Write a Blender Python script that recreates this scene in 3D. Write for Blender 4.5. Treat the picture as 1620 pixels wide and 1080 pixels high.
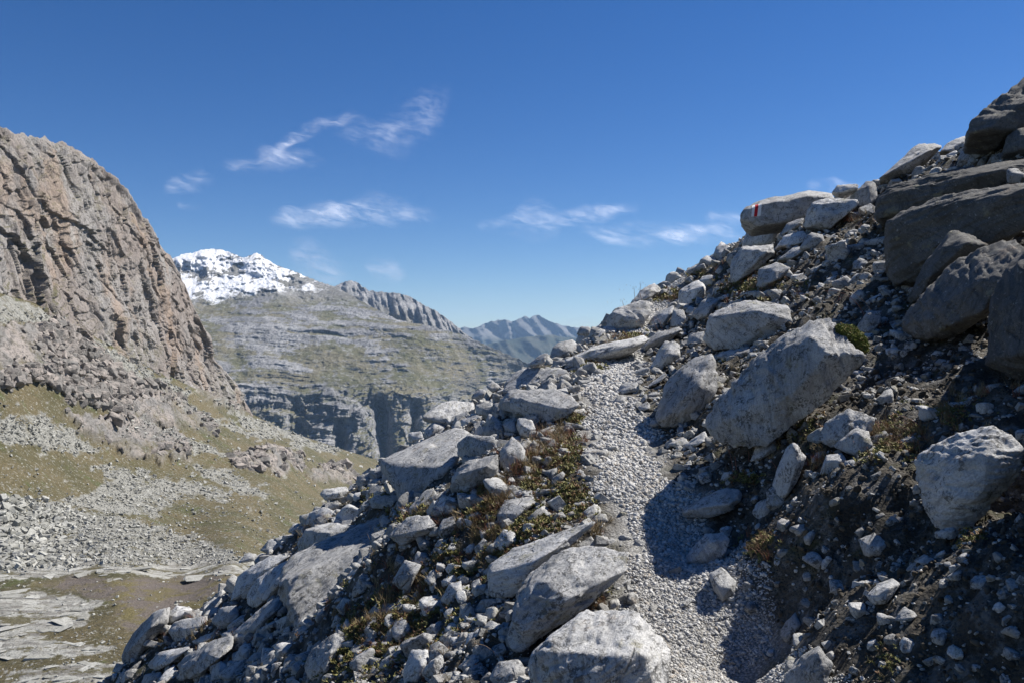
import bpy, bmesh, math, random
import numpy as np
from mathutils import Vector, Matrix
from mathutils.bvhtree import BVHTree

random.seed(7)
RNG = np.random.default_rng(11)
S = bpy.context.scene
for o in list(bpy.data.objects):
    bpy.data.objects.remove(o)

# ------------------------------------------------------------------ camera, sky, sun, exposure
F = 1260.0                      # focal length of the photograph in its own pixels
camd = bpy.data.cameras.new('camera')
camd.sensor_width = 36.0
camd.lens = 28.0
camd.clip_start = 0.05
camd.clip_end = 120000.0
cam = bpy.data.objects.new('camera', camd)
cam.rotation_euler = (math.radians(90), 0, 0)
S.collection.objects.link(cam)
S.camera = cam

SUN_EL = math.radians(48.5)
SUN_AZ = math.radians(64.0)     # clockwise from straight ahead (+Y)
world = bpy.data.worlds.new('World')
S.world = world
world.use_nodes = True
wn = world.node_tree.nodes
wl = world.node_tree.links
sky = wn.new('ShaderNodeTexSky')
sky.sky_type = 'NISHITA'
sky.sun_disc = False
sky.sun_elevation = SUN_EL
sky.sun_rotation = SUN_AZ
sky.altitude = 1500.0
sky.air_density = 1.0
sky.dust_density = 0.1
sky.ozone_density = 4.0
wn['Background'].inputs['Strength'].default_value = 0.056
hs = wn.new('ShaderNodeHueSaturation')
hs.inputs['Saturation'].default_value = 1.3
hs.inputs['Hue'].default_value = 0.511
wl.new(sky.outputs[0], hs.inputs['Color'])
wl.new(hs.outputs[0], wn['Background'].inputs['Color'])
sund = bpy.data.lights.new('sun', 'SUN')
sund.energy = 5.0
sund.angle = math.radians(0.53)
sund.color = (1.0, 0.957, 0.895)
sun = bpy.data.objects.new('sun', sund)
sv = Vector((math.sin(SUN_AZ) * math.cos(SUN_EL), math.cos(SUN_AZ) * math.cos(SUN_EL), math.sin(SUN_EL)))
sun.rotation_euler = sv.to_track_quat('Z', 'Y').to_euler()
sun.location = sv * 50
S.collection.objects.link(sun)
S.view_settings.view_transform = 'Standard'
S.view_settings.look = 'None'
S.view_settings.gamma = 1.0
S.view_settings.exposure = 0.8
S.view_settings.use_curve_mapping = False
S.cycles.max_bounces = 6
S.cycles.diffuse_bounces = 3
S.cycles.transparent_max_bounces = 24
S.cycles.volume_bounces = 1

# ------------------------------------------------------------------ numeric helpers
_g = np.random.default_rng(3)
PERM = np.concatenate([_g.permutation(256)] * 3).astype(np.int32)
GRAD = _g.normal(size=(256, 3)).astype(np.float32)
GRAD /= np.linalg.norm(GRAD, axis=1)[:, None]


def perlin(p):
    p = np.asarray(p, dtype=np.float32)
    i = np.floor(p).astype(np.int32)
    f = p - i
    u = f * f * f * (f * (f * 6 - 15) + 10)
    i &= 255
    out = 0
    for dx in (0, 1):
        a = PERM[(i[:, 0] + dx) & 255]
        wx = u[:, 0] if dx else 1 - u[:, 0]
        for dy in (0, 1):
            b = PERM[(a + i[:, 1] + dy) & 255]
            wy = wx * (u[:, 1] if dy else 1 - u[:, 1])
            for dz in (0, 1):
                c = PERM[(b + i[:, 2] + dz) & 255]
                g = GRAD[c]
                d = g[:, 0] * (f[:, 0] - dx) + g[:, 1] * (f[:, 1] - dy) + g[:, 2] * (f[:, 2] - dz)
                out = out + wy * (u[:, 2] if dz else 1 - u[:, 2]) * d
    return out * 1.6


def fbm(p, octaves=4, gain=0.5, lac=2.03):
    out, a = 0, 1.0
    p = np.asarray(p, dtype=np.float32)
    for k in range(octaves):
        out = out + a * perlin(p + 17.3 * k)
        p = p * lac
        a *= gain
    return out


def ridged(p, octaves=4, gain=0.5, lac=2.03):
    out, a = 0, 1.0
    p = np.asarray(p, dtype=np.float32)
    for k in range(octaves):
        out = out + a * (1 - 2 * np.abs(perlin(p + 9.1 * k)))
        p = p * lac
        a *= gain
    return out


def plates(n, k, edge=0.3):
    """noise cut into level steps with steep edges between them"""
    s = n * k
    f = np.floor(s)
    return (f + smooth(0, edge, s - f)) / k


def facets(u, v, seed, tilt=1.0, step=1.0):
    """broken rock: each cell of an irregular net is a plane of its own height and tilt (cell size 1)"""
    iu, iv = np.floor(u).astype(np.int64), np.floor(v).astype(np.int64)
    best = np.full(u.shape, 1e9)
    out = np.zeros(u.shape)
    for a in (-1, 0, 1):
        for b in (-1, 0, 1):
            h = PERM[(PERM[(iu + a + seed * 7) & 255] + iv + b) & 255]
            h2 = PERM[(h + 31) & 255]; h3 = PERM[(h2 + 57) & 255]; h4 = PERM[(h3 + 11) & 255]; h5 = PERM[(h4 + 3) & 255]
            cu, cv = iu + a + h / 255.0, iv + b + h2 / 255.0
            d = (u - cu) ** 2 + (v - cv) ** 2
            m = d < best
            best = np.where(m, d, best)
            out = np.where(m, step * (h3 / 127.5 - 1) + tilt * ((h4 / 127.5 - 1) * (u - cu) + (h5 / 127.5 - 1) * (v - cv)), out)
    return out


def smooth(a, b, x):
    t = np.clip((x - a) / (b - a), 0, 1)
    return t * t * (3 - 2 * t)


def at(px, py, d):
    """the point d metres ahead that the photograph shows at pixel (px, py)"""
    return np.array([(px - 810.0) / F * d, d, (540.0 - py) / F * d])


def link(o):
    S.collection.objects.link(o)
    return o


def tag(o, label=None, cat=None, group=None, kind=None):
    if label: o['label'] = label
    if cat: o['category'] = cat
    if group: o['group'] = group
    if kind: o['kind'] = kind
    return o


def mesh_np(name, verts, faces, mat=None, smooth_shade=True, attrs=None):
    """faces: (n,3) or (n,4) int array"""
    verts = np.asarray(verts, dtype=np.float32)
    faces = np.asarray(faces, dtype=np.int32)
    me = bpy.data.meshes.new(name)
    k = faces.shape[1]
    me.vertices.add(len(verts))
    me.vertices.foreach_set('co', verts.ravel())
    me.loops.add(faces.size)
    me.loops.foreach_set('vertex_index', faces.ravel())
    me.polygons.add(len(faces))
    me.polygons.foreach_set('loop_start', np.arange(0, faces.size, k, dtype=np.int32))
    me.polygons.foreach_set('loop_total', np.full(len(faces), k, dtype=np.int32))
    if smooth_shade:
        me.polygons.foreach_set('use_smooth', np.ones(len(faces), dtype=bool))
    for an, arr in (attrs or {}).items():
        arr = np.asarray(arr, dtype=np.float32)
        if arr.ndim == 1:
            at_ = me.attributes.new(an, 'FLOAT', 'POINT')
            at_.data.foreach_set('value', arr)
        else:
            at_ = me.attributes.new(an, 'FLOAT_COLOR', 'POINT')
            if arr.shape[1] == 3:
                arr = np.concatenate([arr, np.ones((len(arr), 1), np.float32)], 1)
            at_.data.foreach_set('color', arr.ravel())
    me.update()
    me.validate()
    if mat: me.materials.append(mat)
    return me


def obj(name, me, parent=None, loc=None):
    o = link(bpy.data.objects.new(name, me))
    if parent: o.parent = parent
    if loc is not None: o.location = loc
    return o


def grid_faces(nr, nc):
    r, c = np.meshgrid(np.arange(nr - 1), np.arange(nc - 1), indexing='ij')
    a = (r * nc + c).ravel()
    return np.stack([a, a + nc, a + nc + 1, a + 1], 1)


def poly_mask(PX, PY, poly, soft):
    """1 inside the polygon, 0 outside, blended over soft pixels either side of its edge"""
    poly = np.asarray(poly, float)
    inside = np.zeros(PX.shape, bool)
    dist = np.full(PX.shape, 1e9)
    n = len(poly)
    for i in range(n):
        x1, y1 = poly[i]
        x2, y2 = poly[(i + 1) % n]
        cond = ((y1 > PY) != (y2 > PY))
        with np.errstate(divide='ignore', invalid='ignore'):
            xi = (x2 - x1) * (PY - y1) / (y2 - y1 if y2 != y1 else 1e-9) + x1
        inside ^= cond & (PX < xi)
        ex, ey = x2 - x1, y2 - y1
        t = np.clip(((PX - x1) * ex + (PY - y1) * ey) / (ex * ex + ey * ey + 1e-9), 0, 1)
        dist = np.minimum(dist, np.hypot(PX - x1 - t * ex, PY - y1 - t * ey))
    sd = np.where(inside, dist, -dist)
    return smooth(-soft, soft, sd)


# ------------------------------------------------------------------ material helpers
class NT:
    def __init__(s, name):
        s.m = bpy.data.materials.new(name)
        s.m.use_nodes = True
        s.n = s.m.node_tree.nodes
        s.l = s.m.node_tree.links
        s.b = s.n['Principled BSDF']
        s.b.inputs['Specular IOR Level'].default_value = 0.25
        s.b.inputs['Roughness'].default_value = 0.9

    def new(s, t, **kw):
        n = s.n.new(t)
        for k, v in kw.items(): setattr(n, k, v)
        return n

    def put(s, sock, v):
        if isinstance(v, bpy.types.NodeSocket): s.l.new(v, sock)
        elif v is not None:
            if hasattr(sock.default_value, '__len__') and len(sock.default_value) == 4 and len(v) == 3: v = (*v, 1)
            sock.default_value = v

    def pos(s): return s.new('ShaderNodeNewGeometry').outputs['Position']

    def attr(s, name, out='Fac'):
        n = s.new('ShaderNodeAttribute')
        n.attribute_name = name
        return n.outputs[out]

    def sep(s, c):
        n = s.new('ShaderNodeSeparateColor')
        s.put(n.inputs[0], c)
        return n.outputs

    def mapping(s, v, scale=(1, 1, 1), rot=(0, 0, 0), loc=(0, 0, 0)):
        n = s.new('ShaderNodeMapping')
        s.put(n.inputs['Vector'], v)
        n.inputs['Scale'].default_value = scale
        n.inputs['Rotation'].default_value = rot
        n.inputs['Location'].default_value = loc
        return n.outputs[0]

    def noise(s, v, scale, detail=4, rough=0.55, dist=0.0):
        n = s.new('ShaderNodeTexNoise')
        s.put(n.inputs['Vector'], v)
        n.inputs['Scale'].default_value = scale
        n.inputs['Detail'].default_value = detail
        n.inputs['Roughness'].default_value = rough
        n.inputs['Distortion'].default_value = dist
        return n.outputs['Fac']

    def voro(s, v, scale, feature='F1', out='Distance', rand=1.0):
        n = s.new('ShaderNodeTexVoronoi', feature=feature)
        s.put(n.inputs['Vector'], v)
        n.inputs['Scale'].default_value = scale
        n.inputs['Randomness'].default_value = rand
        return n.outputs[out]

    def ramp(s, f, a, b, lo=0.0, hi=1.0):
        n = s.new('ShaderNodeMapRange', interpolation_type='SMOOTHSTEP')
        s.put(n.inputs[0], f)
        n.inputs[1].default_value = a
        n.inputs[2].default_value = b
        n.inputs[3].default_value = lo
        n.inputs[4].default_value = hi
        return n.outputs[0]

    def mix(s, f, a, b, mode='MIX'):
        n = s.new('ShaderNodeMix', data_type='RGBA', blend_type=mode)
        s.put(n.inputs[0], f)
        s.put(n.inputs[6], a)
        s.put(n.inputs[7], b)
        return n.outputs[2]

    def math(s, op, a, b=None, c=None):
        n = s.new('ShaderNodeMath', operation=op)
        s.put(n.inputs[0], a)
        if b is not None: s.put(n.inputs[1], b)
        if c is not None: s.put(n.inputs[2], c)
        return n.outputs[0]

    def bump(s, h, strength, dist, prev=None):
        n = s.new('ShaderNodeBump')
        s.put(n.inputs['Height'], h)
        n.inputs['Strength'].default_value = strength
        n.inputs['Distance'].default_value = dist
        if prev is not None: s.l.new(prev, n.inputs['Normal'])
        return n.outputs[0]

    def done(s, col, normal=None, rough=None):
        s.put(s.b.inputs['Base Color'], col)
        if normal is not None: s.l.new(normal, s.b.inputs['Normal'])
        if rough is not None: s.put(s.b.inputs['Roughness'], rough)
        return s.m


def rock_material(name, lo, hi, dark, warm=0.0, fine=True):
    t = NT(name)
    oi = t.new('ShaderNodeObjectInfo')
    rnd = oi.outputs['Random']
    rot = t.new('ShaderNodeVectorRotate', rotation_type='EULER_XYZ')
    t.put(rot.inputs['Vector'], t.pos())
    cmb = t.new('ShaderNodeCombineXYZ')
    t.put(cmb.inputs[0], t.math('MULTIPLY', rnd, 3.1))
    t.put(cmb.inputs[1], t.math('MULTIPLY', t.math('FRACT', t.math('MULTIPLY', rnd, 17.7)), 1.2))
    t.put(cmb.inputs[2], t.math('MULTIPLY', t.math('FRACT', t.math('MULTIPLY', rnd, 5.3)), 6.2))
    t.l.new(cmb.outputs[0], rot.inputs['Rotation'])
    add = t.new('ShaderNodeVectorMath', operation='ADD')
    t.l.new(rot.outputs[0], add.inputs[0])
    t.put(add.inputs[1], t.math('MULTIPLY', rnd, 40.0))
    v = add.outputs[0]
    big = t.noise(v, 2.2, 5, 0.6)
    fol = t.noise(t.mapping(v, (3.5, 3.5, 24)), 1.0, 6, 0.72, 0.15)      # layering of the gneiss
    fol2 = t.noise(t.mapping(v, (16, 16, 90)), 1.0, 4, 0.7, 0.2)
    grain = t.noise(v, 130, 3, 0.75)
    blot = t.noise(v, 11, 6, 0.72)
    speck = t.noise(v, 52, 3, 0.7)
    col = t.mix(t.ramp(big, 0.3, 0.7), lo, hi)
    col = t.mix(t.ramp(fol, 0.49, 0.66, 0, 0.55), col, dark)
    col = t.mix(t.ramp(fol2, 0.5, 0.66, 0, 0.4), col, dark)
    stain = t.ramp(t.noise(v, 1.1, 4, 0.6), 0.5, 0.7)
    col = t.mix(t.math('MULTIPLY', stain, 0.45), col, dark)
    crk = t.math('MULTIPLY', t.ramp(t.voro(t.mapping(v, (1, 1, 2.2)), 2.6, 'DISTANCE_TO_EDGE'), 0.0, 0.022, 1, 0), t.ramp(t.noise(v, 1.7, 3), 0.5, 0.6))
    crk = t.math('MULTIPLY', crk, t.ramp(t.noise(v, 9, 4, 0.7), 0.45, 0.6))
    col = t.mix(t.math('MULTIPLY', crk, 0.7), col, (0.07, 0.068, 0.065))
    # dark crusty lichen in patches
    lic = t.math('MULTIPLY', t.ramp(blot, 0.47, 0.58), t.ramp(speck, 0.47, 0.54))
    col = t.mix(t.math('MULTIPLY', lic, 0.85), col, (0.075, 0.073, 0.068))
    col = t.mix(t.math('MULTIPLY', t.ramp(t.noise(v, 5.3, 6, 0.7), 0.58, 0.66), 0.5), col, (0.3, 0.28, 0.18))
    col = t.mix(t.math('MULTIPLY', t.ramp(t.noise(v, 3.1, 5, 0.7), 0.6, 0.68), 0.35), col, (0.27, 0.2, 0.14))
    col = t.mix(t.ramp(t.noise(v, 34, 4, 0.7), 0.6, 0.72, 0, 0.5), col, (0.6, 0.6, 0.58))
    col = t.mix(t.ramp(grain, 0.38, 0.55, 0.4, 0), col, dark)
    # each rock a little lighter, darker or browner than the next
    val = t.new('ShaderNodeHueSaturation')
    t.put(val.inputs['Color'], col)
    t.put(val.inputs['Value'], t.math('MULTIPLY_ADD', t.math('FRACT', t.math('MULTIPLY', rnd, 91.7)), 0.42, 0.8))
    col = t.mix(t.math('MULTIPLY', t.math('FRACT', t.math('MULTIPLY', rnd, 33.1)), 0.22), val.outputs[0], (0.3, 0.26, 0.2), 'MULTIPLY') if warm else val.outputs[0]
    n = t.bump(t.noise(v, 6, 8, 0.74), 0.8, 0.04)
    n = t.bump(fol, 0.7, 0.014, n)
    n = t.bump(t.math('SUBTRACT', 1.0, crk), 1.0, 0.012, n)
    n = t.bump(blot, 0.7, 0.016, n)
    if fine:
        n = t.bump(fol2, 0.7, 0.007, n)
        n = t.bump(t.noise(v, 85, 4, 0.7), 0.75, 0.005, n)
    return t.done(col, n, 0.88)


M_ROCK = rock_material('gneiss', (0.37, 0.37, 0.365), (0.6, 0.595, 0.58), (0.14, 0.14, 0.138))
M_DARKSHADED = rock_material('dark_shaded_gneiss', (0.1, 0.097, 0.09), (0.175, 0.17, 0.16), (0.05, 0.048, 0.044))  # brownish dark gneiss, its colour lowered further to stand in for shade
M_RUBBLE = rock_material('rubble_stone', (0.33, 0.33, 0.32), (0.52, 0.515, 0.495), (0.17, 0.165, 0.155), 1.0, False)


def pebble_material():
    t = NT('pebble')
    rnd = t.new('ShaderNodeObjectInfo').outputs['Random']
    c = t.mix(rnd, (0.29, 0.285, 0.272), (0.54, 0.53, 0.505))
    c = t.mix(t.ramp(t.math('FRACT', t.math('MULTIPLY', rnd, 7.7)), 0.8, 0.95, 0, 0.6), c, (0.3, 0.24, 0.17))
    c = t.mix(t.ramp(t.noise(t.pos(), 160, 3), 0.45, 0.7, 0, 0.4), c, (0.17, 0.17, 0.17))
    return t.done(c, t.bump(t.noise(t.pos(), 120, 3), 0.6, 0.004), 0.9)


M_PEBBLE = pebble_material()

# ------------------------------------------------------------------ the near slope: a height field through measured points
PATH = [(1108, 1080, 3.55), (1100, 1000, 4.0), (1062, 870, 4.95), (1005, 760, 6.0), (978, 700, 7.2), (955, 620, 9.0),
        (985, 575, 12.0), (1008, 532, 15.0), (1042, 490, 18.0), (1092, 450, 22.0), (1130, 425, 26.0)]
path_pts = [np.array([0.15, -3.0, -1.9]), np.array([0.4, 0.0, -1.66]), np.array([0.72, 2.0, -1.6])] + [at(*p) for p in PATH]
path_pts = np.array(path_pts)
ANCH = [(900, 700, 7.1), (830, 800, 5.9), (700, 800, 6.3), (600, 870, 6.8), (640, 1000, 5.3), (500, 1000, 6.4), (560, 1080, 5.1),
        (400, 1050, 7.5), (300, 1060, 9.0), (250, 1000, 10.5), (205, 1075, 10.0), (350, 950, 11.0), (450, 895, 10.0), (500, 940, 8.3),
        (560, 812, 10.0), (605, 772, 10.6), (560, 778, 11.4), (515, 806, 11.2), (478, 838, 11.2), (430, 876, 11.3), (650, 735, 10.2), (720, 690, 10.3), (800, 635, 10.8), (835, 592, 13.0), (900, 565, 14.0), (925, 535, 16.5),
        (1000, 492, 18.5), (1050, 462, 20.5), (1110, 425, 22.5),
        (1200, 700, 5.7), (1300, 700, 5.0), (1450, 700, 4.35), (1600, 700, 3.9), (1300, 800, 4.1), (1500, 850, 3.35), (1300, 950, 3.35),
        (1500, 1000, 2.65), (1620, 1000, 2.4), (1250, 1050, 3.2), (1400, 1070, 2.7), (1150, 760, 5.5), (1200, 600, 7.4), (1400, 600, 5.7),
        (1600, 600, 4.7), (1100, 560, 10.5), (1200, 470, 11.5), (1350, 470, 8.7), (1550, 500, 6.2), (1300, 400, 11.5), (1250, 370, 14.0),
        (1400, 345, 12.0), (1500, 300, 11.0), (1620, 250, 10.0), (1620, 190, 11.5), (1500, 250, 14.0), (1400, 295, 15.5), (1340, 322, 16.5),
        (1220, 360, 18.5), (1150, 400, 20.5)]
far = [(-6, 16, -8.5), (-3, 18, -6.5), (0, 22, -4.6), (3, 27, -2.2), (7, 32, 0.5), (-12, 10, -11), (-10, 16, -12), (-6, 30, -15), (12, 25, 4.2),
       (9.5, 21, 3.6), (9, 30, 1.5), (12, 40, -1), (10, 9, 4.9), (14, 12, 7.0), (16, 20, 6.8), (20, 30, 5), (3, 40, -9), (-10, 45, -24), (-30, 30, -34),
       (-30, 5, -27), (-25, -8, -22), (3.2, 1, 0.1), (4, -2, 0.4), (2.1, 0, -0.75), (-1.2, 1.5, -2.2), (-2.4, 3, -2.75), (-3, 0, -3.1), (-4, -4, -3.9),
       (-8, 4, -6.3), (-14, 0, -11), (8, 0, 3.2), (8, -6, 3), (20, 0, 12), (20, -8, 12), (24, 15, 13), (30, 45, 4), (10, 55, -10), (-3.2, 22, -9.5),
       (3.5, 2.2, 0.0)]
A = [at(*a) for a in ANCH] + [np.array(f, float) for f in far]
for i, p in enumerate(path_pts):
    q = path_pts[min(i + 1, len(path_pts) - 1)] - path_pts[max(i - 1, 0)]
    nrm = np.array([q[1], -q[0]]) / math.hypot(q[0], q[1])
    for s in (-0.36, 0, 0.34):
        A.append(np.array([p[0] + s * nrm[0], p[1] + s * nrm[1], p[2]]))
A = np.array(A)


def _k(r2): return 0.5 * r2 * np.log(r2 + 1e-12)


_n = len(A)
_r2 = ((A[:, None, :2] - A[None, :, :2]) ** 2).sum(-1)
_K = _k(_r2) + np.eye(_n) * 0.012
_P = np.c_[np.ones(_n), A[:, :2]]
_W = np.linalg.solve(np.block([[_K, _P], [_P.T, np.zeros((3, 3))]]), np.r_[A[:, 2], 0, 0, 0])


def rbf_height(x, y):
    out = _W[_n] + _W[_n + 1] * x + _W[_n + 2] * y
    for i in range(_n):
        out = out + _W[i] * _k((x - A[i, 0]) ** 2 + (y - A[i, 1]) ** 2)
    return out


GX0, GY0, GS = -32.0, -9.0, 0.125
NX, NY = int(64 / GS), int(66 / GS)
gx, gy = np.meshgrid(GX0 + GS * np.arange(NX), GY0 + GS * np.arange(NY))
HG = rbf_height(gx, gy)


def path_dist(x, y):
    best = np.full(np.shape(x), 1e9)
    for a, b in zip(path_pts[:-1], path_pts[1:]):
        ex, ey = b[0] - a[0], b[1] - a[1]
        t = np.clip(((x - a[0]) * ex + (y - a[1]) * ey) / (ex * ex + ey * ey), 0, 1)
        best = np.minimum(best, np.hypot(x - a[0] - t * ex, y - a[1] - t * ey))
    return best


def base_height(x, y):
    fx = np.clip((x - GX0) / GS, 0, NX - 2.001)
    fy = np.clip((y - GY0) / GS, 0, NY - 2.001)
    ix, iy = fx.astype(int), fy.astype(int)
    u, v = fx - ix, fy - iy
    return (HG[iy, ix] * (1 - u) * (1 - v) + HG[iy, ix + 1] * u * (1 - v) + HG[iy + 1, ix] * (1 - u) * v + HG[iy + 1, ix + 1] * u * v)


def height(x, y):
    x = np.asarray(x, float); y = np.asarray(y, float)
    h = base_height(x, y)
    off = smooth(0.3, 0.9, path_dist(x, y))
    p = np.stack([x, y, np.zeros_like(x)], -1).reshape(-1, 3)
    n1 = fbm(p * 1.3, 3).reshape(x.shape)
    n2 = fbm(p * 7.0 + 5, 3).reshape(x.shape)
    n3 = facets(x.ravel() * 9, y.ravel() * 9, 3, 0.9, 0.8).reshape(x.shape) if x.size > 400 else 0.0
    return h + (0.1 * n1 + 0.045 * n2 + 0.014 * n3) * off + 0.012 * n2 * (1 - off)


def hit(px, py, lo=1.0, hi=45.0):
    """how far ahead the ray of pixel (px, py) meets the near slope"""
    px = np.atleast_1d(np.asarray(px, float)); py = np.atleast_1d(np.asarray(py, float))
    a, t = (px - 810) / F, (540 - py) / F
    ds = np.exp(np.linspace(math.log(lo), math.log(hi), 420))
    res = np.full(px.shape, np.nan)
    for i in range(len(px)):
        z = base_height(a[i] * ds, ds)
        w = np.nonzero(t[i] * ds < z)[0]
        if len(w):
            k = w[0]
            res[i] = ds[k]
    return res


def build_near():
    na, nd = 760, 470
    aa = np.tan(np.linspace(math.radians(-56), math.radians(56), na))
    dd = np.exp(np.linspace(math.log(0.75), math.log(48), nd))
    AA, DD = np.meshgrid(aa, dd)
    X, Y = AA * DD, DD.copy()
    ok = np.clip(X, GX0 + 1, -GX0 - 1)
    X = ok
    Z = height(X, Y)
    V = np.stack([X, Y, Z], -1).reshape(-1, 3)
    pd = path_dist(X, Y)
    w = 0.26 + 0.18 * fbm(V * 1.6, 4).reshape(X.shape)
    pm = 1 - smooth(w - 0.1, w + 0.14, pd)
    t = NT('moraine_ground')
    P = t.pos()
    pth = t.attr('path')
    soil = t.mix(t.ramp(t.noise(P, 3, 5), 0.35, 0.65), (0.03, 0.026, 0.019), (0.075, 0.064, 0.047))
    soil = t.mix(t.ramp(t.noise(P, 2.3, 4, 0.6), 0.54, 0.66, 0, 0.7), soil, (0.05, 0.052, 0.02))
    cell = t.voro(P, 34, 'F1', 'Color')
    grit = t.sep(cell)[0]
    soil = t.mix(t.ramp(t.noise(P, 9, 5, 0.7), 0.46, 0.62, 0, 0.6), soil, t.mix(grit, (0.09, 0.085, 0.075), (0.26, 0.25, 0.23)))
    gr = t.mix(t.sep(t.voro(P, 70, 'F1', 'Color'))[0], (0.24, 0.233, 0.218), (0.44, 0.43, 0.405))
    gr = t.mix(t.ramp(t.voro(P, 70), 0.3, 0.75, 0, 0.7), gr, (0.12, 0.115, 0.1))
    col = t.mix(pth, soil, gr)
    n = t.bump(t.noise(P, 22, 6, 0.7), 0.9, 0.03)
    n = t.bump(t.math('SUBTRACT', 1.0, t.voro(P, 60)), 0.7, 0.012, n)
    me = mesh_np('ground', V, grid_faces(nd, na), t.done(col, n), attrs={'path': pm.ravel()})
    o = tag(obj('ground', me), kind='structure')
    # the slope carried on beside and behind the camera
    xs = np.linspace(-31, 31, 240); ys = np.linspace(-8.8, 45, 200)
    XX, YY = np.meshgrid(xs, ys)
    inside = (YY > 0.95) & (np.abs(XX) < np.tan(math.radians(54)) * YY - 0.4)
    ZZ = height(XX, YY) - 0.03
    fc = grid_faces(200, 240)
    fc = fc[~inside.ravel()[fc].all(1)]
    me2 = mesh_np('ground', np.stack([XX, YY, ZZ], -1).reshape(-1, 3), fc[:, ::-1], me.materials[0])
    tag(obj('ground', me2), kind='structure')


build_near()


# ------------------------------------------------------------------ land beyond, each sheet laid out from its skyline down
def interp_line(pts):
    pts = np.array(pts, float)
    return lambda x: np.interp(x, pts[:, 0], pts[:, 1])


def rbf2(pts):
    """smooth surface through (px, py, value) samples"""
    P = np.array(pts, float)
    n = len(P)
    xy = P[:, :2] / 300.0
    K = _k(((xy[:, None] - xy[None]) ** 2).sum(-1)) + np.eye(n) * 1e-3
    Q = np.c_[np.ones(n), xy]
    W = np.linalg.solve(np.block([[K, Q], [Q.T, np.zeros((3, 3))]]), np.r_[P[:, 2], 0, 0, 0])

    def f(px, py):
        x, y = px / 300.0, py / 300.0
        out = W[n] + W[n + 1] * x + W[n + 2] * y
        for i in range(n): out = out + W[i] * _k((x - xy[i, 0]) ** 2 + (y - xy[i, 1]) ** 2)
        return out
    return f


def sheet(name, pxs, top, bot, nrow, depth, zones, mat, skirt=(1.15, 60.0), power=1.0, raised=False):
    v = np.linspace(0, 1, nrow) ** power
    PX = np.repeat(pxs[None], nrow, 0)
    T, B = top(pxs), bot(pxs)
    PY = T[None] + (B - T)[None] * v[:, None]
    D, extra = depth(PX, PY)
    X, Y, Z = (PX - 810) / F * D, D, (540 - PY) / F * D
    V = np.stack([X, Y, Z], -1)
    if raised == 'z': V[..., 2] += extra[..., 4]
    if raised == 'x': V[..., 0] += extra[..., 2]
    # far side falling away behind the skyline
    back = V[0].copy()
    back[:, :2] *= skirt[0]
    back[:, 2] -= skirt[1]
    V = np.concatenate([back[None], V], 0)
    du = np.gradient(V, axis=1); dv = np.gradient(V, axis=0)
    N = np.cross(du, dv); N /= np.linalg.norm(N, axis=2)[..., None] + 1e-9
    N *= np.sign(N[..., 1:2] * -1 + 1e-6)
    PX = np.concatenate([PX[:1], PX]); PY = np.concatenate([PY[:1], PY])
    extra = None if extra is None else np.concatenate([extra[:1], extra])
    attrs = zones(PX, PY, V, N, extra)
    nr, nc = V.shape[:2]
    me = mesh_np(name, V.reshape(-1, 3), grid_faces(nr, nc)[:, ::-1], mat, attrs={k: a.reshape(-1, *a.shape[2:]) for k, a in attrs.items()})
    o = tag(obj(name, me), kind='structure')
    return o, PX, PY, V, attrs


def pts3(V): return V.reshape(-1, 3)


# --- the sunlit rock wall on the left
cliff_top = interp_line([(-200, 150), (-100, 172), (-40, 186), (0, 198), (13, 205), (26, 214), (35, 209), (41, 214), (62, 219), (70, 217), (86, 227), (98, 222), (106, 230),
                         (130, 243), (153, 255), (176, 275), (189, 284), (203, 300), (218, 325), (226, 343), (233, 346), (244, 367), (255, 393),
                         (272, 408), (290, 445), (306, 484), (319, 515), (327, 525), (334, 536), (338, 564), (350, 580), (363, 595), (372, 606), (381, 621), (399, 655), (404, 664)])
talus_top = interp_line([(-200, 400), (0, 464), (50, 478), (100, 503), (200, 560), (300, 610), (345, 630), (390, 650), (450, 680), (545, 711), (600, 728), (640, 735), (700, 742), (900, 750)])


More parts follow.
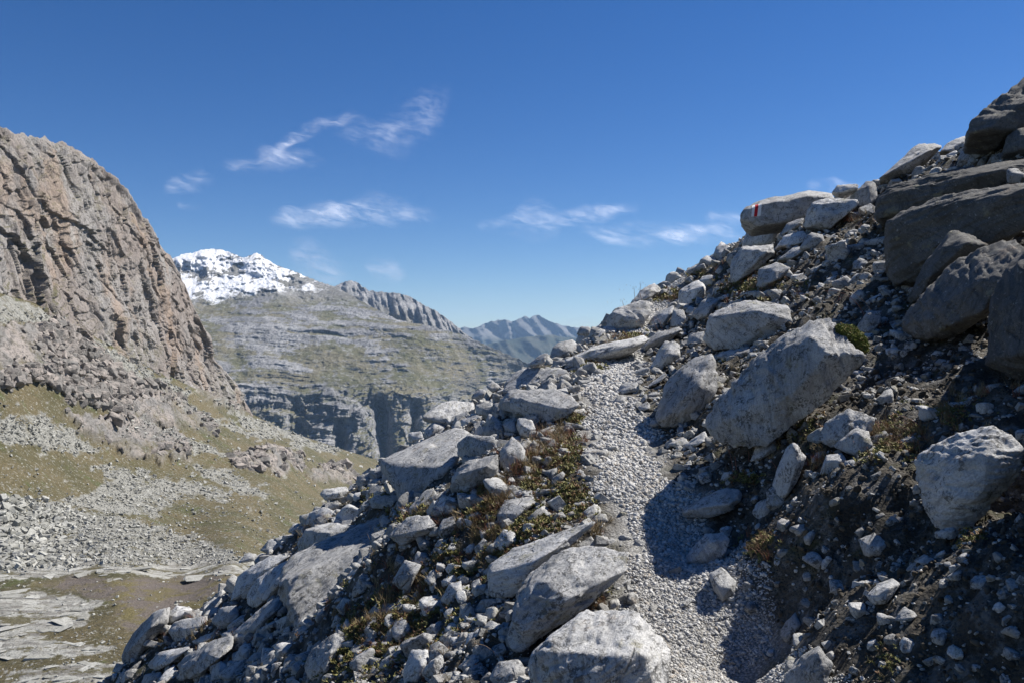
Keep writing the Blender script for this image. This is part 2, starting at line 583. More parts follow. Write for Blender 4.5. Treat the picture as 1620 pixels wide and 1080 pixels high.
def cliff_depth(PX, PY):
    a = np.abs((PX - 810) / F)
    hgt = np.clip((talus_top(PX) - PY), -30, 400)
    D = 228.0 / a * (1 + 0.00038 * hgt)
    X, Z = -228.0, (540 - PY) / F * D
    P = np.stack([np.zeros_like(D), D, Z], -1).reshape(-1, 3)
    P = P + np.stack([P[:, 0] * 0, 7 * fbm(P * 0.03 + 40, 4), 6 * fbm(P * 0.03 + 60, 4)], -1)
    # leaning pillars and flutes: long down the face, short along it
    q = np.stack([P[:, 1] * 0.05 + P[:, 2] * 0.02, P[:, 2] * 0.012, P[:, 0]], -1)
    flutes = ridged(q, 5, 0.55).reshape(D.shape)
    q2 = np.stack([P[:, 1] * 0.016 - P[:, 2] * 0.006, P[:, 2] * 0.018, P[:, 0] + 4], -1)
    big = fbm(q2, 4).reshape(D.shape)
    # oblique ledges running down to the right
    q3 = np.stack([P[:, 1] * 0.006, P[:, 2] * 0.05 + P[:, 1] * 0.02, P[:, 0] + 9], -1)
    led = ridged(q3, 4, 0.55).reshape(D.shape)
    q4 = np.stack([P[:, 1] * 0.16, P[:, 2] * 0.09, P[:, 0] + 2], -1)
    rough = fbm(q4, 4, 0.6).reshape(D.shape)
    q5 = np.stack([P[:, 1] * 0.03 + P[:, 2] * 0.013, P[:, 2] * 0.009, P[:, 0] + 31], -1)
    f5 = perlin(q5 * 1.4).reshape(D.shape)
    crack = np.exp(-(f5 / 0.035) ** 2)
    yy, zz = P[:, 1].reshape(D.shape), P[:, 2].reshape(D.shape)
    lean = yy + 0.35 * zz
    lean2 = yy - 0.9 * zz
    fac = (3.6 * facets(lean / 55, zz / 75, 1, 1.4, 0.5) + 2.3 * facets(lean / 23 + 0.3 * big, zz / 40, 2, 1.3, 0.6)
           + 1.3 * facets(lean / 10, zz / 17, 3, 1.2, 0.9) + 0.7 * facets(lean2 / 4.6, zz / 6, 4, 1.1, 1.0))
    edge = smooth(0, 14, PY - cliff_top(PX))
    vary = 0.35 + 0.65 * smooth(-0.3, 0.4, big)
    disp = (1.2 * flutes * vary + 12 * big + fac + 1.2 * led + 1.4 * rough - 5 * crack) * (0.25 + 0.75 * edge)
    disp = (0.5 * flutes * vary + 3.5 * big + fac + 0.5 * rough - 1.5 * crack) * (0.2 + 0.8 * edge)
    return D, np.stack([flutes, crack, disp], -1)


def cliff_zones(PX, PY, V, N, E):
    p = pts3(V)
    n = fbm(p * np.array([0.02, 0.02, 0.03]), 4).reshape(PX.shape)
    green = smooth(0.25, 0.65, N[..., 2] * 0.9 + 0.35 * n + smooth(70, 0, talus_top(PX) - PY) * 0.18 - 0.03)
    left = smooth(150, 20, PX) * smooth(330, 400, PY)
    green = np.clip(green * (0.5 + 0.5 * left) + 0.0, 0, 1)
    return {'zone': np.stack([green, np.clip(E[..., 1], 0, 1), np.clip(n * .5 + .5, 0, 1)], -1)}


def cliff_material():
    t = NT('cliff_granite')
    P = t.pos()
    z = t.sep(t.attr('zone', 'Color'))
    v = t.mapping(P, (1, 1, 0.35), (0.25, 0, 0))
    big = t.noise(P, 0.018, 5, 0.6)
    strk = t.noise(v, 0.16, 7, 0.7)
    col = t.mix(t.ramp(big, 0.36, 0.62), (0.3, 0.255, 0.225), (0.34, 0.32, 0.3))
    col = t.mix(t.ramp(t.noise(v, 0.035, 6, 0.62), 0.52, 0.64, 0, 0.6), col, (0.38, 0.275, 0.2))
    col = t.mix(t.ramp(t.noise(v, 0.06, 6, 0.66), 0.56, 0.68, 0, 0.7), col, (0.42, 0.405, 0.38))
    col = t.mix(t.ramp(strk, 0.52, 0.66, 0, 0.4), col, (0.13, 0.12, 0.11))
    cr = t.math('ABSOLUTE', t.math('SUBTRACT', t.noise(t.mapping(P, (1, 1, 0.22), (0.3, 0, 0)), 0.075, 5, 0.6), 0.5))
    col = t.mix(t.math('MULTIPLY', t.ramp(cr, 0.0, 0.012, 0.8, 0), t.ramp(big, 0.42, 0.52)), col, (0.05, 0.045, 0.04))
    col = t.mix(t.ramp(t.noise(P, 0.9, 5, 0.7), 0.42, 0.66, 0, 0.35), col, (0.14, 0.125, 0.11))
    veg = t.math('MULTIPLY', z[0], t.ramp(t.noise(P, 0.25, 5, 0.7), 0.38, 0.55))
    col = t.mix(veg, col, t.mix(t.noise(P, 0.5), (0.085, 0.09, 0.035), (0.15, 0.135, 0.06)))
    n = t.bump(strk, 1.0, 2.6)
    n = t.bump(t.noise(t.mapping(P, (1, 1, 0.5), (0.2, 0, 0)), 0.5, 7, 0.7), 1.0, 2.0, n)
    return t.done(col, n)


def cliff_skyline(x):
    q = np.stack([x * 0.11, x * 0, x * 0], -1)
    return cliff_top(x) + 3.2 * fbm(q, 4, 0.6) * smooth(402, 380, x)


sheet('cliff', np.linspace(-190, 403, 430), cliff_skyline, lambda x: talus_top(x) + 26 - 20 * smooth(360, 404, x), 300, cliff_depth, cliff_zones, cliff_material(), (1.1, 25.0), raised='x')

# --- the valley side and floor below it
vd = rbf2([(a, b, math.log(c)) for a, b, c in [
    (-190, 410, 288), (0, 464, 352), (100, 505, 404), (200, 560, 472), (300, 610, 560), (390, 650, 690), (0, 600, 300), (0, 700, 268), (0, 790, 236), (0, 885, 206),
    (0, 980, 164), (0, 1090, 136), (-190, 700, 240), (-190, 885, 206), (-190, 1090, 136), (200, 700, 375), (200, 800, 292), (200, 885, 206.5), (370, 882, 210), (300, 980, 164), (300, 1090, 136), (450, 700, 620),
    (450, 680, 800), (500, 800, 440), (545, 711, 950), (600, 728, 1050), (640, 735, 1150), (700, 742, 1250), (370, 780, 372), (480, 830, 360), (600, 800, 560), (600, 900, 230),
    (600, 1090, 136), (900, 750, 1400), (900, 900, 260), (900, 1090, 136), (300, 850, 270), (100, 840, 240), (420, 860, 280), (450, 1000, 158), (800, 1000, 158)]])
OUTCROPS = [([(0, 520), (90, 520), (150, 550), (205, 590), (262, 632), (282, 660), (283, 682), (230, 672), (190, 662), (160, 645), (110, 632), (60, 600), (0, 612), (-190, 560), (-190, 470)], 1.0),
            ([(100, 652), (200, 664), (285, 688), (300, 706), (296, 720), (240, 716), (170, 706), (120, 680)], 1.0),
            ([(170, 705), (260, 712), (300, 724), (290, 732), (220, 726)], 0.8),
            ([(365, 716), (400, 712), (470, 716), (474, 740), (455, 752), (420, 742), (372, 742)], 1.0),
            ([(225, 610), (262, 618), (330, 660), (350, 690), (300, 680), (250, 650)], 0.7),
            ([(480, 742), (556, 738), (560, 756), (500, 764)], 0.9),
            ([(300, 600), (345, 622), (398, 652), (372, 652), (320, 632)], 0.7)]
SCREE = [[(0, 468), (58, 484), (120, 520), (190, 560), (300, 620), (290, 640), (215, 600), (150, 560), (85, 520), (0, 518), (-190, 440), (-190, 420)],
         [(240, 610), (330, 660), (440, 690), (420, 700), (300, 660)], [(335, 632), (395, 655), (480, 688), (545, 712), (500, 716), (400, 680)],
         [(0, 655), (60, 655), (110, 680), (165, 715), (120, 716), (60, 704), (0, 700), (-190, 690), (-190, 640)], [(215, 660), (300, 695), (360, 715), (300, 712), (190, 690)],
         [(150, 735), (230, 748), (300, 765), (370, 772), (360, 786), (280, 790), (250, 815), (170, 812), (90, 795), (140, 780), (170, 760)],
         [(300, 735), (360, 745), (430, 784), (400, 784), (330, 760)],
         [(-190, 780), (0, 786), (80, 793), (140, 812), (230, 826), (300, 850), (372, 874), (372, 886), (200, 892), (0, 905), (-190, 910)]]
SLABS = [[(-190, 905), (0, 902), (130, 888), (380, 878), (800, 880), (800, 905), (340, 908), (250, 912), (180, 905), (40, 915), (0, 920)],
         [(-190, 925), (0, 935), (110, 940), (170, 950), (140, 968), (150, 985), (60, 1000), (90, 1015), (190, 1020), (160, 1035), (60, 1040), (0, 1040), (-190, 1040)],
         [(20, 1060), (100, 1050), (200, 1048), (420, 1040), (420, 1100), (0, 1100)]]
WET = [[(50, 925), (120, 910), (200, 916), (330, 910), (400, 912), (400, 960), (260, 975), (230, 1000), (170, 985), (190, 955), (130, 938)]]


def valley_masks(PX, PY):
    q = np.stack([PX * 0.03, PY * 0.045, PX * 0], -1).reshape(-1, 3)
    wx = fbm(q, 4, 0.6).reshape(PX.shape) * 11
    wy = fbm(q + 7.7, 4, 0.6).reshape(PX.shape) * 8
    X, Y = PX + wx, PY + wy
    oc = np.zeros_like(PX)
    for p, w in OUTCROPS: oc = np.maximum(oc, w * poly_mask(X, Y, p, 5))
    sc = np.zeros_like(PX)
    for p in SCREE: sc = np.maximum(sc, poly_mask(X, Y, p, 8))
    sl = np.zeros_like(PX)
    for p in SLABS: sl = np.maximum(sl, poly_mask(X, PY + wy * 0.5, p, 3))
    we = poly_mask(X, PY + wy * 0.5, WET[0], 5)
    nn = fbm(np.stack([PX * 0.05, PY * 0.09, PX * 0 + 9], -1).reshape(-1, 3), 4, 0.65).reshape(PX.shape)
    sc = smooth(0.25, 0.75, sc + 0.42 * nn * (4 * sc * (1 - sc) + 0.6))
    sl = smooth(0.3, 0.7, sl * 0.86 + 0.5 * nn)
    return oc, sc, sl, we


def valley_depth(PX, PY):
    D = np.exp(vd(PX, PY))
    floor = smooth(880, 900, PY)
    X, Z = (PX - 810) / F * D, (540 - PY) / F * D
    P = np.stack([X, D, Z], -1).reshape(-1, 3)
    oc, sc, sl, we = valley_masks(PX, PY)
    q = P * np.array([0.05, 0.05, 0.08])
    blocks = ridged(q, 5, 0.6).reshape(D.shape)
    steps = np.abs(perlin(P * np.array([0.016, 0.016, 0.1]) + 3)).reshape(D.shape)
    lump = fbm(P * 0.02, 4, 0.55).reshape(D.shape)
    fine = fbm(P * 0.25, 4, 0.6).reshape(D.shape)
    # outcrops stand proud of the slope; elsewhere gentle ground
    lumpy = fbm(P * np.array([0.035, 0.02, 0.03]) + 5, 4, 0.55).reshape(D.shape)
    Xg, Zg = P[:, 0].reshape(D.shape), P[:, 2].reshape(D.shape)
    Xg, Zg = Xg + 4 * lumpy, Zg + 2.5 * lump
    rise = 0.7 * oc * D / 350.0 * (2.6 + 1.6 * lumpy + 2.4 * facets(Xg / 16, Zg / 10, 5, 1.6, 0.9) + 1.5 * facets(Xg / 6.5, Zg / 4.5, 6, 1.4, 1.0) + 0.6 * facets(Xg / 3, Zg / 2, 7, 1.2, 1.0) + 0.4 * fine)
    disp = (1 - oc) * 4.0 * lump * (1 - floor) + 0.7 * fine * (1 - floor) + oc * 3 * steps
    D = D - disp * (D / 350.0)
    bed = fbm(np.stack([P[:, 0] * 0.02, P[:, 1] * 0.09, P[:, 0] * 0], -1), 5, 0.6).reshape(D.shape)
    D = D * (1 - floor * 0.003 * bed) - floor * fine * 0.35
    return D, np.stack([oc, sc, sl, we, np.maximum(rise, 0)], -1)


def valley_zones(PX, PY, V, N, E):
    return {'zone': E[..., :3], 'wet': E[..., 3]}


def valley_material():
    t = NT('valley_ground')
    P = t.pos()
    z = t.sep(t.attr('zone', 'Color'))
    g1 = t.mix(t.ramp(t.noise(P, 0.035, 6, 0.65), 0.36, 0.64), (0.07, 0.066, 0.03), (0.125, 0.1, 0.052))
    g1 = t.mix(t.ramp(t.noise(P, 0.09, 5, 0.7), 0.55, 0.68, 0, 0.85), g1, (0.075, 0.09, 0.028))
    g1 = t.mix(t.ramp(t.noise(P, 1.4, 4, 0.7), 0.4, 0.62, 0, 0.6), g1, (0.05, 0.045, 0.022))
    stones = t.ramp(t.noise(P, 0.85, 5, 0.75), 0.56, 0.63)
    pale = t.mix(t.sep(t.voro(P, 1.0, 'F1', 'Color'))[0], (0.27, 0.265, 0.23), (0.42, 0.415, 0.37))
    g1 = t.mix(t.math('MULTIPLY', stones, 0.75), g1, pale)
    scr = t.mix(t.ramp(t.noise(P, 0.5, 6, 0.75), 0.42, 0.62), (0.29, 0.285, 0.255), (0.17, 0.165, 0.145))
    scr = t.mix(t.ramp(t.voro(P, 0.8, 'DISTANCE_TO_EDGE'), 0.0, 0.12, 0.5, 0), scr, (0.1, 0.1, 0.085))
    rk = t.mix(t.ramp(t.noise(P, 0.06, 5, 0.6), 0.42, 0.62), (0.2, 0.19, 0.178), (0.29, 0.255, 0.228))
    rk = t.mix(t.ramp(t.noise(t.mapping(P, (1, 1, 1.8)), 0.16, 5, 0.75, 1.5), 0.55, 0.6, 0, 0.75), rk, (0.07, 0.065, 0.055))
    rk = t.mix(t.ramp(t.noise(t.mapping(P, (1, 1, 1.3)), 0.45, 6, 0.78, 1.0), 0.54, 0.6, 0, 0.6), rk, (0.09, 0.085, 0.075))
    rk = t.mix(t.ramp(t.noise(t.mapping(P, (1, 1, 2.5)), 0.35, 6, 0.72), 0.47, 0.63, 0, 0.7), rk, (0.085, 0.08, 0.072))
    slab = t.mix(t.ramp(t.noise(t.mapping(P, (0.35, 1.6, 1)), 0.3, 6, 0.72), 0.4, 0.6), (0.36, 0.355, 0.32), (0.18, 0.17, 0.15))
    slab = t.mix(t.ramp(t.noise(t.mapping(P, (0.5, 1.3, 1)), 0.13, 6, 0.75), 0.54, 0.58, 0, 0.95), slab, (0.1, 0.088, 0.045))
    wet = t.mix(t.ramp(t.noise(P, 0.12, 6, 0.7), 0.45, 0.6), (0.125, 0.105, 0.09), (0.125, 0.105, 0.045))
    veg = t.ramp(t.noise(P, 0.055, 6, 0.72), 0.5, 0.62)
    col = t.mix(t.math('MULTIPLY', z[1], t.ramp(t.noise(P, 0.11, 6, 0.75), 0.36, 0.5)), g1, scr)
    col = t.mix(t.attr('wet'), col, wet)
    col = t.mix(z[2], col, slab)
    col = t.mix(t.math('MULTIPLY', z[0], t.math('SUBTRACT', 1.0, t.math('MULTIPLY', veg, 0.75))), col, rk)
    n = t.bump(t.noise(P, 0.55, 8, 0.75), 0.9, 0.9)
    n = t.bump(t.noise(P, 0.12, 5, 0.6), 0.5, 3.0, n)
    n = t.bump(t.noise(P, 2.0, 5, 0.75), 0.6, 0.25, n)
    return t.done(col, n)


M_VALLEY = valley_material()
_, vPX, vPY, vV, vA = sheet('valley_slope', np.linspace(-190, 900, 560), lambda x: talus_top(x) + 0.0, lambda x: x * 0 + 1120.0, 360, valley_depth, valley_zones, M_VALLEY, (1.06, 60.0), raised='z')

# --- the snow-topped mountain across the valley
mtn_top = interp_line([(230, 420), (255, 414), (275, 408), (290, 402), (305, 400), (320, 395), (345, 394), (360, 398), (372, 403), (385, 408), (396, 404), (406, 400), (414, 404), (426, 413), (440, 421),
                       (470, 431), (500, 444), (534, 455), (560, 470), (593, 488), (630, 506), (680, 516), (734, 530), (780, 550), (830, 572), (880, 596), (960, 640)])


def mtn_depth(PX, PY):
    base = np.interp(PY, [390, 440, 485, 520, 600, 618, 660, 720, 760], [5900, 5500, 5000, 4650, 4150, 4080, 3960, 3760, 3650])
    D = base + 1.35 * (PX - 500) + 900 * smooth(640, 860, PX) * smooth(480, 640, PY)
    X, Z = (PX - 810) / F * D, (540 - PY) / F * D
    P = np.stack([X, D, Z], -1).reshape(-1, 3)
    dip = P[:, 2] + 0.06 * P[:, 0] + 35 * fbm(P * 0.0016, 4)
    strata = ridged(np.stack([P[:, 0] * 0.0012, P[:, 0] * 0, dip * 0.021], -1), 4, 0.6).reshape(D.shape)
    led = perlin(np.stack([P[:, 0] * 0.003, P[:, 0] * 0 + 4, dip * 0.035], -1)).reshape(D.shape)
    # gullies and buttresses, strongest in the lower walls
    mask = 0.25 + 0.9 * smooth(-0.35, 0.5, fbm(P * 0.0025 + 31, 3)).reshape(D.shape)
    strata, led = strata * mask, led * mask
    flute = ridged(np.stack([P[:, 0] * 0.018, P[:, 0] * 0 + 2, P[:, 2] * 0.005], -1), 5, 0.6).reshape(D.shape)
    gul = perlin(np.stack([P[:, 0] * 0.0035, P[:, 0] * 0 + 8, P[:, 2] * 0.0016], -1)).reshape(D.shape)
    wall = smooth(596, 635, PY + 10 * gul)
    cut = (np.exp(-((PX - 601 - 0.1 * (PY - 640)) / 11.0) ** 2) * smooth(620, 650, PY) + 0.8 * np.exp(-((PX - 538) / 9.0) ** 2) * smooth(655, 700, PY)
           + 0.7 * np.exp(-((PX - 655 + 0.1 * (PY - 660)) / 9.0) ** 2) * smooth(625, 650, PY) + 0.5 * np.exp(-((PX - 470) / 12.0) ** 2) * smooth(620, 660, PY)
           + 0.08 * np.exp(-((PX - 376 - 0.2 * (PY - 560) - 8 * gul) / 7.0) ** 2) * smooth(495, 530, PY) * smooth(640, 600, PY))
    lump = fbm(P * 0.0022, 4).reshape(D.shape)
    rough = fbm(P * np.array([0.02, 0.004, 0.03]), 4, 0.6).reshape(D.shape)
    peak = smooth(500, 430, PY) * smooth(560, 420, PX)
    spur = ridged(np.stack([P[:, 0] * 0.0045 + P[:, 2] * 0.003, P[:, 0] * 0 + 5, P[:, 2] * 0.003], -1), 5, 0.6).reshape(D.shape)
    xx, zz = P[:, 0].reshape(D.shape), P[:, 2].reshape(D.shape)
    fac = wall * (26 * facets(xx / 90, zz / 75, 8, 1.3, 0.8) + 13 * facets(xx / 36, zz / 34, 9, 1.2, 0.9)) + (3 + 5 * peak) * facets(xx / 45, zz / 22, 10, 1.2, 1.0) + peak * 30 * facets(xx / 130 + zz / 200, zz / 110, 11, 1.3, 0.6)
    edge = smooth(0, 12, PY - mtn_top(PX))
    disp = (20 * strata + 14 * led) * (1 - 0.6 * peak) * (0.45 + 0.55 * smooth(520, 610, PY)) + fac + wall * (12 * flute + 26 * gul) + 50 * lump + (9 + 6 * wall) * rough + peak * 60 * spur - 190 * cut
    D = D - disp * (0.3 + 0.7 * edge)
    return D, np.stack([wall, strata, cut], -1)


def mtn_zones(PX, PY, V, N, E):
    p = pts3(V)
    n = fbm(p * np.array([0.006, 0.003, 0.008]), 5, 0.65).reshape(PX.shape)
    n2 = fbm(p * np.array([0.03, 0.004, 0.05]) + 3, 4, 0.65).reshape(PX.shape)
    line = np.interp(PX, [250, 330, 420, 480, 540, 600], [478, 480, 462, 460, 452, 430])
    snow = smooth(22, -24, PY - line + n * 10)
    patch = smooth(0.25, -0.4, n2 * 0.4 + n * 0.9 + 0.3 * smooth(0.5, 0.25, N[..., 2]) - 0.55 + 0.9 * np.exp(-((PX - 350) ** 2 / 900 + (PY - 432) ** 2 / 260)) + 0.75 * np.exp(-((PX - 400) ** 2 / 1800 + (PY - 410) ** 2 / 90)) + 0.5 * smooth(440, 540, PX))
    snow = snow * patch
    steep = smooth(0.42, 0.2, N[..., 2] + 0.14 * n2)
    rock = np.clip(np.maximum(steep, smooth(490, 462, PY) * 0.95), 0, 1)
    band = smooth(0.5, 1.05, E[..., 1] + 0.5 * n2 + 0.3 * n)
    rock = np.clip(np.maximum(rock * 0.7, band), 0, 1)
    rock = np.maximum(rock, E[..., 0] * smooth(0.62, 0.45, N[..., 2] + 0.18 * n))
    return {'zone': np.stack([rock, np.clip(snow, 0, 1), E[..., 0]], -1)}


def mtn_material(name='mountain_ground'):
    t = NT(name)
    P = t.pos()
    z = t.sep(t.attr('zone', 'Color'))
    gr = t.mix(t.ramp(t.noise(P, 0.0035, 6, 0.65), 0.38, 0.62), (0.115, 0.112, 0.05), (0.2, 0.175, 0.11))
    gr = t.mix(t.ramp(t.noise(t.mapping(P, (1, 1, 2.2)), 0.02, 7, 0.76), 0.53, 0.6, 0, 0.7), gr, (0.28, 0.275, 0.255))
    gr = t.mix(t.ramp(t.noise(P, 0.05, 4, 0.7), 0.45, 0.65, 0, 0.5), gr, (0.085, 0.08, 0.05))
    rk = t.mix(t.ramp(t.noise(P, 0.006, 6, 0.65), 0.4, 0.6), (0.2, 0.197, 0.195), (0.34, 0.335, 0.33))
    rk = t.mix(t.ramp(t.noise(t.mapping(P, (1.8, 1, 0.6)), 0.03, 6, 0.75), 0.46, 0.62, 0, 0.65), rk, (0.075, 0.075, 0.078))
    col = t.mix(z[0], gr, rk)
    col = t.mix(t.math('MULTIPLY', z[2], t.ramp(t.noise(t.mapping(P, (1, 1, 2.2)), 0.01, 5, 0.7), 0.54, 0.66, 0, 0.7)), col, (0.1, 0.1, 0.05))
    sn = t.ramp(t.math('ADD', z[1], t.math('MULTIPLY', t.math('SUBTRACT', t.noise(t.mapping(P, (1.3, 1, 0.7), (0, 0.5, 0)), 0.022, 7, 0.8), 0.5), 1.7)), 0.4, 0.8)
    col = t.mix(sn, col, (0.8, 0.81, 0.83))
    n = t.bump(t.noise(t.mapping(P, (1.5, 1, 1)), 0.02, 8, 0.72), 1.0, 26.0)
    n = t.bump(t.noise(t.mapping(P, (1, 1, 4)), 0.03, 6, 0.7), 0.7, 10.0, n)
    n = t.bump(t.noise(P, 0.12, 5, 0.7), 0.8, 4.0, n)
    return t.done(col, n)


M_MTN = mtn_material()


def jag(line, amp, freq, seed):
    def f(x):
        return line(x) + amp * fbm(np.stack([x * freq, x * 0 + seed, x * 0], -1), 4, 0.62)
    return f


sheet('snowy_mountain', np.linspace(225, 960, 500), jag(mtn_top, 1.5, 0.13, 3), lambda x: x * 0 + 780.0, 300, mtn_depth, mtn_zones, M_MTN, (1.2, 400.0))

# --- the fluted grey ridge looking over its shoulder
rid_top = interp_line([(500, 470), (520, 458), (534, 451), (545, 446), (556, 444), (566, 447), (574, 454), (582, 459), (600, 462), (630, 464), (645, 468), (656, 473), (671, 483),
                       (690, 492), (704, 501), (720, 514), (738, 529), (770, 550), (830, 585)])


def rid_depth(PX, PY):
    D = 6400 + 9.0 * (480 - PY) + 1.5 * (PX - 600)
    P = np.stack([(PX - 810) / F * D, D, (540 - PY) / F * D], -1).reshape(-1, 3)
    fl = ridged(np.stack([P[:, 0] * 0.008 + P[:, 2] * 0.004, P[:, 0] * 0, P[:, 2] * 0.002], -1), 5, 0.6).reshape(D.shape)
    lump = fbm(P * 0.002, 3).reshape(D.shape)
    return D - 75 * fl - 150 * lump, fl


def rid_zones(PX, PY, V, N, E):
    low = smooth(12, 50, PY - rid_top(PX))
    return {'zone': np.stack([1 - 0.7 * low, low * 0, low * 0], -1)}


sheet('rocky_ridge', np.linspace(500, 830, 240), jag(rid_top, 1.6, 0.16, 9), lambda x: rid_top(x) * 0 + 610.0, 90, rid_depth, rid_zones, M_MTN, (1.15, 400.0))

# --- blue ranges far off
far_top = interp_line([(600, 560), (690, 530), (715, 521), (735, 517), (748, 520), (762, 514), (775, 509), (790, 506), (800, 506), (812, 509), (822, 504), (831, 500), (838, 503),
                       (846, 499), (853, 499), (862, 505), (875, 510), (890, 515), (905, 517), (925, 520), (960, 528), (1000, 524), (1080, 530), (1200, 522), (1400, 528), (1700, 518), (1900, 525)])
near_far_top = interp_line([(600, 590), (735, 545), (770, 545), (800, 538), (830, 533), (870, 530), (905, 534), (950, 545), (1100, 540), (1300, 548), (1900, 540)])


def far_depth(d0, amp, seed):
    def f(PX, PY):
        D = d0 + 30.0 * (540 - PY) + 0 * PX
        P = np.stack([(PX - 810) / F * D, D, (540 - PY) / F * D], -1).reshape(-1, 3)
        fl = ridged(np.stack([P[:, 0] * 0.0011 + P[:, 2] * 0.0008, P[:, 0] * 0 + seed, P[:, 2] * 0.0006], -1), 5, 0.55).reshape(D.shape)
        return D - amp * fl, fl
    return f


def far_zones(PX, PY, V, N, E):
    r = smooth(560, 505, PY)
    return {'zone': np.stack([r, r * 0, r * 0], -1)}


def far_material():
    t = NT('far_range')
    P = t.pos()
    z = t.sep(t.attr('zone', 'Color'))
    g = t.mix(t.ramp(t.noise(P, 0.0012, 6, 0.7), 0.45, 0.6), (0.025, 0.035, 0.022), (0.06, 0.06, 0.04))
    r = t.mix(t.ramp(t.noise(P, 0.002, 6, 0.7), 0.4, 0.6), (0.07, 0.07, 0.07), (0.13, 0.128, 0.125))
    return t.done(t.mix(t.ramp(z[0], 0.2, 0.7), g, r), t.bump(t.noise(P, 0.0025, 7, 0.7), 0.6, 90.0))


M_FAR = far_material()
sheet('far_mountains', np.linspace(600, 1900, 520), jag(far_top, 1.3, 0.15, 5), lambda x: x * 0 + 640.0, 80, far_depth(19000, 500, 1.5), far_zones, M_FAR, (1.08, 900.0))
sheet('forested_ridge', np.linspace(600, 1900, 420), jag(near_far_top, 1.2, 0.06, 8), lambda x: x * 0 + 660.0, 60, far_depth(14000, 380, 7.5), lambda *a: {'zone': np.stack([0 * a[0]] * 3, -1)}, M_FAR, (1.08, 900.0))

# the low ground everything rises from, out to the horizon
vf = 26500.0
me = mesh_np('valley_floor', [(-vf, -3000, -1500), (vf, -3000, -1500), (vf, 27500, -1500), (-vf, 27500, -1500)], [(0, 1, 2, 3)], M_FAR, attrs={'zone': np.zeros((4, 3))})
tag(obj('valley_floor', me), kind='structure')

# ------------------------------------------------------------------ rocks
_ICO = {}


def ico(sub):
    if sub not in _ICO:
        bm = bmesh.new()
        bmesh.ops.create_icosphere(bm, subdivisions=sub, radius=1.0)
        v = np.array([x.co[:] for x in bm.verts], dtype=np.float64)
        f = np.array([[a.index for a in p.verts] for p in bm.faces], dtype=np.int32)
        bm.free()
        _ICO[sub] = (v, f)
    return _ICO[sub]


def hull(points):
    """outward planes (n, d) of the convex hull of the points, measured from their centre"""
    c = points.mean(0)
    bm = bmesh.new()
    for p in points - c: bm.verts.new(p)
    bmesh.ops.convex_hull(bm, input=list(bm.verts))
    N, Dd, Wt = [], [], []
    bm.normal_update()
    for f in bm.faces:
        n = np.array(f.normal[:]); d = float(n @ np.array(f.verts[0].co[:]))
        if d < 0: n, d = -n, -d
        if d > 1e-5 and f.calc_area() > 1e-9: N.append(n); Dd.append(d)
    bm.free()
    return c, np.array(N), np.array(Dd)


def rock_body(N, Dd, spread, sub, size, seed, p=26.0, rough=1.0, cuts=5):
    """solid bounded by the planes with worn edges, layered and chipped by noise; points about its centre"""
    u, f = ico(sub)
    w, e = np.linalg.eigh(spread)
    u = u @ (e * np.sqrt(np.maximum(w, w.max() * 0.02))).T
    u = u / np.linalg.norm(u, axis=1)[:, None]
    rs = np.random.default_rng(seed)
    v0 = u[::3] / np.maximum((u[::3] @ N.T) / Dd[None], 1e-6).max(1)[:, None]
    k = rs.normal(size=(cuts, 3)); k /= np.linalg.norm(k, axis=1)[:, None]
    N = np.concatenate([N, k]); Dd = np.concatenate([Dd, (v0 @ k.T).max(0) * rs.uniform(0.9, 0.99, cuts)])
    g = np.maximum(u @ N.T, 0) / Dd[None]
    m = g.max(1)
    r = 1.0 / (m * ((g / m[:, None]) ** p).sum(1) ** (1 / p))
    v = u * r[:, None]
    o = rs.uniform(-50, 50, 3)
    q = v / size
    # layering direction of the gneiss
    fn = rs.normal(size=3) * 0.45 + np.array([-0.35, 0.1, 1.0]); fn /= np.linalg.norm(fn)
    qs = q + fn[None] * (q @ fn)[:, None] * 5.5
    d = 0.02 * fbm(q * 1.7 + o, 3) + 0.011 * fbm(q * 7 + o, 4, 0.6) * rough
    lay = perlin(qs * 1.7 + o)
    d = d + 0.026 * rough * (np.abs(lay) ** 0.7 - 0.4) + 0.012 * rough * ridged(qs * 4.0 + o, 3)
    d = d + 0.03 * rough * plates(fbm(qs * 0.8 + o + 3, 3), 3, 0.15)
    chip = perlin(q * 3.1 + o + 9)
    d = d - 0.03 * smooth(0.35, 0.5, chip) * rough
    if sub >= 5:
        d = d + 0.0035 * rough * fbm(q * 24 + o, 3, 0.65)
    v = v + u * (d * size)[:, None]
    return v, f


def cov_of(points):
    q = points - points.mean(0)
    return q.T @ q / len(q) + np.eye(3) * 1e-6


TAKEN = []      # (px, py, radius) of the boulders traced from the photograph


